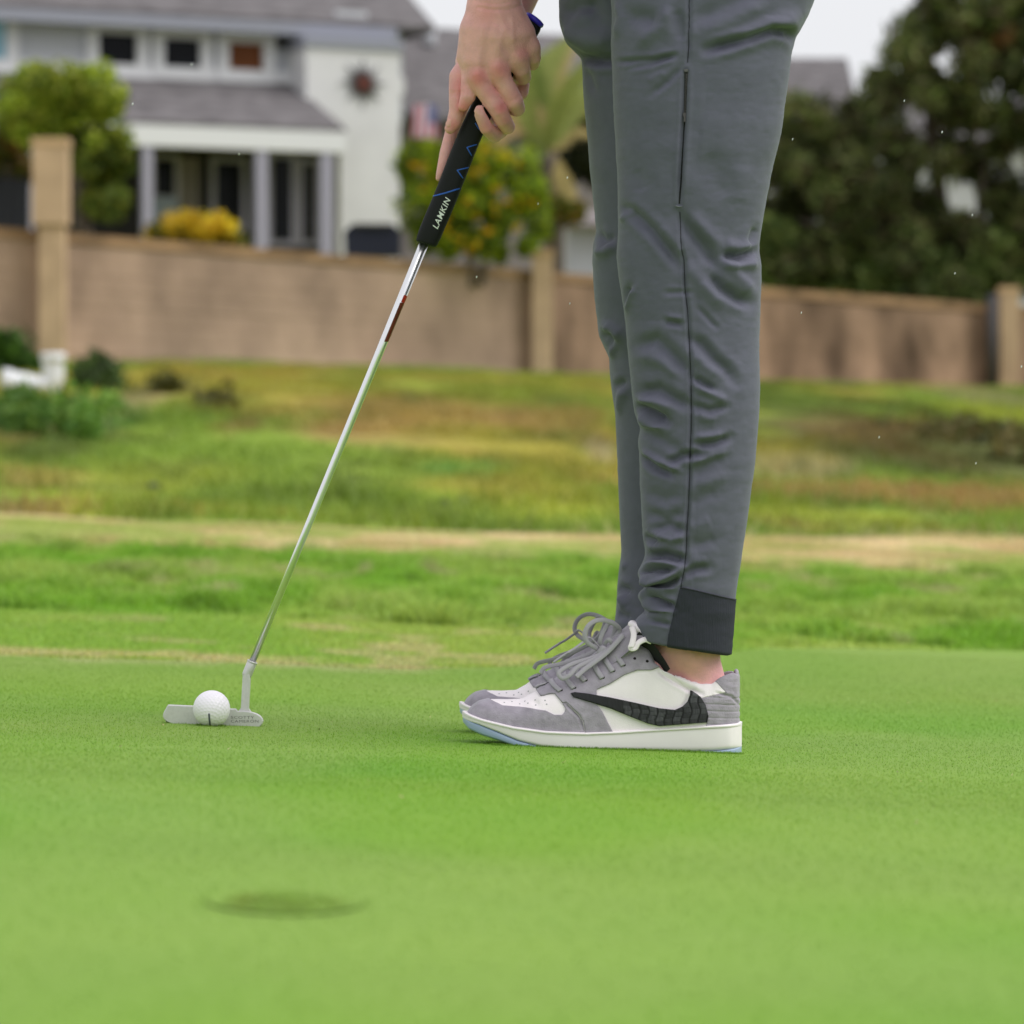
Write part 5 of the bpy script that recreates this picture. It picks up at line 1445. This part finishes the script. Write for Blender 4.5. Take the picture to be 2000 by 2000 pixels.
    # tongue
    path = smoothpath([(1080, 1330), (1120, 1305), (1165, 1272), (1200, 1243), (1224, 1222), (1232, 1216)], 40)
    tt = np.linspace(0, 1, 40); V_ = []; nu = 25
    for (a, b), t in zip(path, tt):
        hw = .024 + .010 * t
        for j in range(nu):
            u = j / (nu - 1) * 2 - 1
            V_.append([shoe_x(a) + .018 * u * u, hw * u, shoe_z(b) - .012 * u * u])
    V_ = np.array(V_)
    i = np.arange(39)[:, None] * nu + np.arange(nu - 1)[None]
    F_ = np.stack([i, i + 1, i + nu + 1, i + nu], -1).reshape(-1, 4)
    NN = vnormals(V_, F_); NN *= np.sign(-NN[:, :1].mean())
    back = V_ - NN * .006
    E = [j for j in range(nu)] + [r * nu + nu - 1 for r in range(1, 40)] + [39 * nu + j for j in range(nu - 2, -1, -1)] + [r * nu for r in range(38, 0, -1)]
    Fs = [[E[k], E[(k + 1) % len(E)], E[(k + 1) % len(E)] + len(V_), E[k] + len(V_)] for k in range(len(E))]
    mk('tongue', np.vstack([V_, back]), np.vstack([F_, (F_ + len(V_))[:, ::-1], np.array(Fs)]), M_suede, sh)
    top = V_[39 * nu:40 * nu] - NN[39 * nu:40 * nu] * .003
    mb = MB(); mb.tube(smoothpath(top[::3], 40), .0052, 10); mb.mk('tongue_binding', M_leather, sh)
    lin_ = []
    for a, b in smoothpath([(1236, 1224), (1262, 1246), (1284, 1276), (1296, 1296)], 12):
        for j in range(9):
            u = j / 8 * 2 - 1; lin_.append([shoe_x(a) - .004 + .010 * u * u, .031 * u, shoe_z(b) - .004 - .012 * (1 - u * u)])
    i = np.arange(11)[:, None] * 9 + np.arange(8)[None]
    mk('lining', np.array(lin_), np.stack([i, i + 1, i + 10, i + 9], -1).reshape(-1, 4), M_lining, sh)
    # white pull loop beside the tongue
    for sg in (-1, 1):
        P = [np.array([shoe_x(a), sg * y, shoe_z(b)]) for a, b, y in ((1233, 1222, .026), (1236, 1236, .032), (1233, 1252, .0365), (1230, 1262, .038), (1238, 1262, .038), (1245, 1252, .037), (1258, 1246, .035), (1270, 1250, .033))]
        P = smoothpath(P, 36); V_, F_ = band(P, np.tile([[-.25, sg * 1.0, .5]], (36, 1)), .0068, .0018)
        mk('tongue_loop', V_, F_, M_leather, sh)
    # eyelets
    EY = [(1262, 1290), (1238, 1285), (1218, 1297), (1198, 1308), (1177.5, 1321), (1144.5, 1327), (1122.5, 1341), (1096.6, 1346.6), (1070, 1336)]
    def surf(a, b, sg, lift=.002):
        h = sb.ray_cast(Vector((shoe_x(a), -.2 * sg, shoe_z(b))), Vector((0, sg, 0)))
        if h[0] is None: return None, None
        n = np.array(h[1]); n = n if n[1] * -sg > 0 else -n
        return np.array(h[0]) + n * lift, n
    for a, b in EY:
        for sg in (1, -1):
            p, n = surf(a, b, sg, .0015)
            if p is None: continue
            V_, F_ = tube([p, p + n * .0008], .0016, 12); mk('eyelet', V_, F_, M_hole, sh)
    # laces over the throat: one strap per pair of eyelets
    for k, (a, b) in enumerate(EY[2:]):
        P = []; Nn = []
        shf = 16
        for t in np.linspace(0, 1, 26):
            px = a - shf * math.sin(math.pi * t) - 2
            py = b
            if t < .5: p, n = surf(px, UTOP(px) + (py - UTOP(a)) * abs(1 - 2 * t) ** 1.3 + 1.0, 1, .0034)
            else: p, n = surf(px, UTOP(px) + (py - UTOP(a)) * abs(1 - 2 * t) ** 1.3 + 1.0, -1, .0034)
            if p is None: continue
            P.append(p); Nn.append(n + np.array([-.4, 0, .6]))
        P = smoothpath(np.array(P)[::2], 40); Nn = np.array(Nn); Nn = np.array([np.interp(np.linspace(0, 1, 40), np.linspace(0, 1, len(Nn)), Nn[:, c]) for c in range(3)]).T
        V_, F_ = band(P, Nn, .0056, .0014); mk('lace', V_, F_, M_lace, sh)
    def ribbon(pts, w=.0066, nrm=(-.2, -1, .3), n=60, name='lace_loop', t=.0017):
        w *= .74; t *= .7
        P = smoothpath([np.array([shoe_x(a), y, shoe_z(b)]) for a, b, y in pts], n)
        T = np.gradient(P, axis=0); T /= np.linalg.norm(T, axis=1)[:, None]
        n0 = np.tile(np.array([nrm], float), (n, 1)); n0 = n0 - T * (n0 * T).sum(1)[:, None]
        V_, F_ = band(P, n0, w, t); return mk(name, V_, F_, M_lace, sh)
    # bow: big standing loop, second loop, knot, loose strands with aglet, fallen loop
    ribbon([(1172, 1268, -.012), (1160, 1262, -.020), (1146, 1252, -.024), (1141, 1238, -.024), (1147, 1222, -.023), (1160, 1212, -.021), (1175, 1209.5, -.018), (1192, 1214, -.014), (1205, 1222, -.010), (1210, 1232, -.006), (1200, 1246, -.004), (1182, 1262, -.006)], .0072)
    ribbon([(1176, 1270, -.010), (1171, 1252, -.014), (1176, 1236, -.013), (1184, 1222, -.010), (1192, 1214, -.004), (1202, 1222, .002), (1196, 1244, .004), (1180, 1266, -.002)], .0068)
    ribbon([(1175, 1272, -.010), (1186, 1248, -.018), (1194, 1256, -.018), (1190, 1268, -.014), (1178, 1274, -.010)], .0062)
    ribbon([(1176, 1268, -.012), (1152, 1244, -.020), (1140, 1251, -.023), (1122, 1264, -.026), (1108, 1272, -.028)], .0044, nrm=(.4, -.6, 1))
    ribbon([(1110, 1271, -.0275), (1096, 1280, -.029), (1080, 1291, -.031)], .0030, nrm=(.4, -.6, 1), n=16, name='aglet', t=.003)
    ribbon([(1208, 1248, -.018), (1190, 1264, -.022), (1176, 1274, -.024), (1150, 1284, -.026), (1122, 1292, -.029), (1100, 1302, -.033), (1090, 1312, -.036), (1098, 1321, -.038), (1112, 1314, -.038), (1126, 1300, -.034), (1150, 1289, -.030), (1180, 1276, -.026)], .0068)
    ribbon([(1216, 1238, -.020), (1202, 1254, -.024), (1184, 1272, -.027), (1160, 1290, -.032), (1140, 1304, -.036), (1124, 1318, -.040)], .0075)
    ribbon([(1205, 1236, .010), (1180, 1262, .012), (1140, 1284, .018), (1100, 1298, .024), (1066, 1306, .026), (1056, 1318, .026)], .0070)
    P = [np.array([shoe_x(a), y, shoe_z(b)]) for a, b, y in ((1182, 1262, -.016), (1176, 1272, -.017), (1168, 1280, -.016))]
    mb = MB(); mb.tube(smoothpath(P, 12), [.003, .0055, .006, .0062, .006, .006, .006, .006, .0058, .0052, .0045, .003], 10); mb.mk('lace_knot', M_lace, sh)
    return sh
shoe = build_shoe()
# the other shoe: a mirrored copy of the shoe and its parts on the far foot
sh2 = shoe.copy(); COL.objects.link(sh2)
for c in list(shoe.children):
    d = c.copy(); COL.objects.link(d); d.parent = sh2
sh2.scale = (1, -1, 1)
sh2.location = shoe.location + Vector((-.0065, .22, -.0045))

# ================================================================ putter and ball
M_chrome = mat('chrome', (.86, .86, .88, 1), rough=.28, metal=1.0)
M_steel = mat('satin_steel', (.66, .65, .65, 1), rough=.45, metal=.55, var=.06, vscale=300, bump=.0001, bscale=2500)
M_grip = mat('black_rubber_grip', lin(26, 26, 30), rough=.75, bump=.0003, bscale=1500, spec=.3)
M_blue = mat('blue_print', lin(40, 92, 190), rough=.6)
M_violet = mat('violet_blue_cap', lin(62, 50, 205), rough=.4)
M_letter = mat('white_print', lin(228, 232, 230), rough=.6)
M_engr = mat('engraving', lin(110, 108, 108), rough=.8)
M_band = mat('dark_red_band', lin(128, 44, 32), rough=.4, var=.5, vscale=70, var_col=lin(66, 26, 20))
M_redd = mat('red_disc', lin(180, 40, 30), rough=.4)
YP = .176
putter = thing('putter', np.array([Q(430, 1424, YP)[0], YP, gz(Q(430, 1424, YP)[0], YP)]), 'steel blade putter with a black grip and chrome shaft held behind the ball', 'golf club')
FACE = .164
out = [(328, 1377), (376, 1379), (452.5, 1385), (460, 1385), (463, 1389), (487, 1390.6), (495, 1392.5), (502, 1395), (508, 1399), (512, 1404), (513.5, 1409), (512, 1414), (507.5, 1419.6), (502, 1422), (494.5, 1423), (439, 1423.5), (389, 1421.5), (345, 1415.5), (333, 1412.5), (325, 1409), (320.5, 1405), (318, 1400), (318.5, 1394), (322, 1387), (326, 1379.5)]
P = np.array([Q(a, b, FACE) for a, b in out]); n = len(P); c0 = P.mean(0)
def inset(P, k, dy): R = c0 + (P - c0) * k; R = R.copy(); R[:, 1] += dy; return R
rings = [inset(P, np.array([.985, 1, .95]), 0), inset(P, 1.0, .0012), inset(P, 1.0, .010), inset(P, np.array([.99, 1, .86]), .0115), inset(P, np.array([.985, 1, .5]), .012)]
low = rings[-1].copy(); low[:, 1] = FACE + .026; low[:, 2] = np.minimum(low[:, 2], P[:, 2].min() + .006)
rings += [low]
V = np.vstack(rings); F = [tuple(range(n))] + [(r * n + i, r * n + (i + 1) % n, (r + 1) * n + (i + 1) % n, (r + 1) * n + i) for r in range(len(rings) - 1) for i in range(n)] + [tuple((len(rings) - 1) * n + i for i in range(n))[::-1]]
hd_ = mk('putter_head', V, F, M_steel, putter, smooth=False)
mb = MB()     # plumber's neck: upright, then the sleeve on the shaft line
mb.prism([Q(470, 1391, YP - .006), Q(485, 1392, YP - .006), Q(488.5, 1328, YP - .006), Q(488, 1318, YP - .006), Q(474, 1318, YP - .006)], (0, .012, 0))
mb.prism([Q(464, 1391, YP - .0055), Q(470, 1383, YP - .0055), Q(485, 1384, YP - .0055), Q(491, 1393, YP - .0055)], (0, .011, 0))
mb.mk('neck', M_steel, putter)
s0, s1 = Q(481, 1322, YP), Q(490.5, 1292, YP)
shaft_top = Q(838, 452, .160); shaft_bot = Q(481.5, 1320, YP)
ax = (shaft_top - shaft_bot) / np.linalg.norm(shaft_top - shaft_bot)
mb = MB(); mb.tube([shaft_bot - ax * .001, shaft_bot + ax * .002, shaft_bot + ax * .0175, shaft_bot + ax * .0185], [.0052, .0058, .0058, .0052], 24)
mb.tube([shaft_bot + ax * .0165, shaft_bot + ax * .0185], [.0062, .0062], 24); mb.mk('hosel_sleeve', M_steel, putter)
mb = MB(); L = np.linalg.norm(shaft_top - shaft_bot)
mb.tube([shaft_bot + ax * t for t in (.012, .2, .4, L + .02)], [.0040, .0042, .0047, .0056], 32); mb.mk('shaft', M_chrome, putter)
# shaft sticker: wraps the right half
def sleeve(t0, t1, a0, a1, r0, r1, m, name, par):
    e1 = np.cross(ax, [0, -1, 0]); e1 /= np.linalg.norm(e1); e2 = np.cross(e1, ax)
    if e1[0] < 0: e1 = -e1
    e2 = np.array([0, -1, 0]) - ax * (np.array([0, -1, 0]) @ ax); e2 /= np.linalg.norm(e2)
    V = []; nt_, na = 20, 13
    for i in range(nt_ + 1):
        t = t0 + (t1 - t0) * i / nt_; r = np.interp(t, [.012, .2, .4, L], [.0040, .0042, .0047, .0056]) + .00025
        for j in range(na):
            a = a0 + (a1 - a0) * j / (na - 1)
            V.append(shaft_bot + ax * (t + r0 * (1 - j / (na - 1))) + (e1 * math.cos(a) + e2 * math.sin(a)) * r)
    F = [(i * na + j, i * na + j + 1, (i + 1) * na + j + 1, (i + 1) * na + j) for i in range(nt_) for j in range(na - 1)]
    return mk(name, V, F, m, par)
def on_shaft(px, py):
    d = Q(px, py, 0) - CAM; b = ax; w = CAM - shaft_bot
    A = np.array([[d @ d, -d @ b], [d @ b, -b @ b]]); s, t = np.linalg.solve(A, [-w @ d, -w @ b]); return t
tb0, tb1 = on_shaft(762, 672), on_shaft(797, 590)
stk = sleeve(tb0, tb1 - .004, math.radians(-80), math.radians(84), .004, 0, M_band, 'shaft_band', putter)
sleeve(tb1 - .003, tb1 + .006, math.radians(-60), math.radians(76), 0, 0, M_redd, 'shaft_disc', putter)
# grip
gp = smoothpath([Q(832, 478, .160), Q(836, 466, .160), Q(850, 432, .159), Q(872, 380, .159), Q(922, 255, .158), Q(976, 148, .158), Q(1030, 58, .158), Q(1040, 44, .158)], 70)
T, N, B = frames(gp)
wk = np.interp(np.linspace(0, 1, 70), [0, .02, .05, .2, .8, .97, 1], [.0085, .0115, .0122, .0136, .0136, .0132, .0120])
seg = 40; a = np.linspace(0, 2 * np.pi, seg, endpoint=False)
ca, sa = np.cos(a), np.sin(a)
sq = lambda c, e: np.sign(c) * np.abs(c) ** e
V = gp[:, None] + wk[:, None, None] * (sq(sa, .75)[None, :, None] * B[:, None]) + (wk * .92)[:, None, None] * (sq(ca, .75)[None, :, None] * N[:, None])
F = [(i * seg + j, i * seg + (j + 1) % seg, (i + 1) * seg + (j + 1) % seg, (i + 1) * seg + j) for i in range(69) for j in range(seg)] + [tuple(range(seg))[::-1], tuple(69 * seg + j for j in range(seg))]
GV = V.reshape(-1, 3)
grip = mk('grip', GV, F, M_grip, putter)
gb = bvh_of(GV, F)
mb = MB(); e = T[-1]; mb.tube([gp[-1] + e * .0005, gp[-1] + e * .003, gp[-1] + e * .006, gp[-1] + e * .0072], [.0118, .0128, .0120, .008], 28); mb.mk('grip_cap', M_violet, putter)
def deco(pts, w, m, name):
    P = []; Nn = []
    for i in range(len(pts) - 1):
        for t in np.linspace(0, 1, 14, endpoint=(i == len(pts) - 2)):
            p, n = hit(gb, pts[i][0] + (pts[i + 1][0] - pts[i][0]) * t, pts[i][1] + (pts[i + 1][1] - pts[i][1]) * t, .0002)
            if p is not None: P.append(p); Nn.append(n)
    if len(P) > 3:
        V, F = band(np.array(P), np.array(Nn), w, .0004); mk(name, V, F, m, grip)
deco([(846.5, 383), (870, 377), (898, 368)], .0017, M_blue, 'grip_line')
for pts in ([(931, 282), (912, 288), (921, 304)], [(915, 327), (893, 332.5), (904, 348)], [(928, 240), (934, 250), (942, 258)]):
    deco(pts, .0014, M_blue, 'grip_chevron')
def text_flat(s, shear=0.0, bold=.0):
    cu = bpy.data.curves.new('lettering', 'FONT'); cu.body = s; cu.size = 1.0; cu.shear = shear; cu.offset = bold; cu.resolution_u = 3; cu.space_character = 1.12
    cu.align_x = 'CENTER'; cu.align_y = 'CENTER'
    o = bpy.data.objects.new('lettering', cu); COL.objects.link(o)
    bpy.context.view_layer.update()
    me = o.evaluated_get(bpy.context.evaluated_depsgraph_get()).to_mesh()
    V = np.array([v.co[:] for v in me.vertices]); F = [tuple(p.vertices) for p in me.polygons]
    o.to_mesh_clear(); bpy.data.objects.remove(o); bpy.data.curves.remove(cu)
    return V, F
TVx, TFx = text_flat('LAMKIN', .22, .012)
wdt = TVx[:, 0].max() - TVx[:, 0].min(); hgt = TVx[:, 1].max() - TVx[:, 1].min()
A_ = np.array([849.5, 447.0]); B_ = np.array([875.5, 388.0]); u_ = (B_ - A_); L_t = np.linalg.norm(u_); u_ = u_ / L_t; v_ = np.array([u_[1], -u_[0]])
mid = (A_ + B_) / 2
V = []
for x, y, _ in TVx:
    q = mid + u_ * (x / wdt * L_t) - v_ * (-y / hgt * 11.5)
    p, nn = hit(gb, q[0], q[1], .0004); V.append(p if p is not None else Q(q[0], q[1], .146))
mk('grip_lettering', V, TFx, M_letter, grip, smooth=False)
for s, (xa_, xb_), yc in (('SCOTTY', (451, 496), 1401.5), ('CAMERON', (451, 505), 1409)):
    TVx, TFx = text_flat(s, 0, 0); wdt = TVx[:, 0].max() - TVx[:, 0].min(); hgt = TVx[:, 1].max() - TVx[:, 1].min()
    V = [Q((xa_ + xb_) / 2 + x / wdt * (xb_ - xa_), yc - y / hgt * 5.2, FACE - .0003) for x, y, _ in TVx]
    mk('head_lettering', V, TFx, M_engr, hd_, smooth=False)

# ball
bc = Q(413.3, 1384.5, .140); BR = .02135
bm = bmesh.new(); bmesh.ops.create_icosphere(bm, subdivisions=6, radius=1.0)
V = np.array([v.co[:] for v in bm.verts]); F = np.array([[v.index for v in f.verts] for f in bm.faces]); bm.free()
k = np.arange(336); ph = np.arccos(1 - 2 * (k + .5) / 336); tt = np.pi * (1 + 5 ** .5) * k
Dp = np.stack([np.cos(tt) * np.sin(ph), np.sin(tt) * np.sin(ph), np.cos(ph)], 1)
Dp = Dp @ np.array(Matrix.Rotation(.6, 3, 'X') @ Matrix.Rotation(.4, 3, 'Y'))
ang = np.arccos(np.clip((V @ Dp.T).max(1), -1, 1))
V = V * (BR - .00030 * sstep(.088, .045, ang))[:, None]
ball = mk('golf_ball', V + bc, F, mat('white_ball_cover', lin(244, 239, 249), rough=.3, spec=.5), loc=bc - [0, 0, BR], label='white dimpled golf ball with a short dark line, resting against the putter face', cat='golf ball')
P = []; 
for t in np.linspace(-.18, -1.38, 24):
    n = np.array([math.sin(-.055) * math.cos(t), -math.cos(t) * math.cos(-.055), math.sin(t)]); P.append(n)
P = np.array(P); V, F = band(bc + P * (BR + .0001), P, .0021, .0004)
mk('line_mark', V, F, mat('ball_mark', lin(92, 94, 112), rough=.6), ball)

# drops of rain falling
M_drop = mat('water_drop', lin(235, 238, 240), rough=.1, spec=.5)
dm = None
for i, (a, b) in enumerate(((374, 126), (259, 203), (467, 301), (1548, 272), (1840, 258), (1899, 420), (1865, 534), (1565, 611), (1995, 716), (1766, 197), (1051, 398), (931, 541), (1108, 347), (1113, 593), (1906, 905), (1717, 854))):
    p = Q(a, b, (-.1, .15, .3, .05)[i % 4] - (.5 if i in (0, 1) else 0))
    if dm is None:
        bm = bmesh.new(); bmesh.ops.create_icosphere(bm, subdivisions=2, radius=1.0)
        V = np.array([v.co[:] for v in bm.verts]); F = np.array([[v.index for v in f.verts] for f in bm.faces]); bm.free()
        V = V * np.array([.0006, .0006, .0014]); V[:, 0] += .25 * V[:, 2]
        dm = mk('raindrop', V + p, F, M_drop, loc=p)
        o = dm
    else:
        o = dm.copy(); COL.objects.link(o); o.location = p
    tag(o, 'tiny white raindrop caught falling through the air', 'raindrop', 'raindrops in the air')
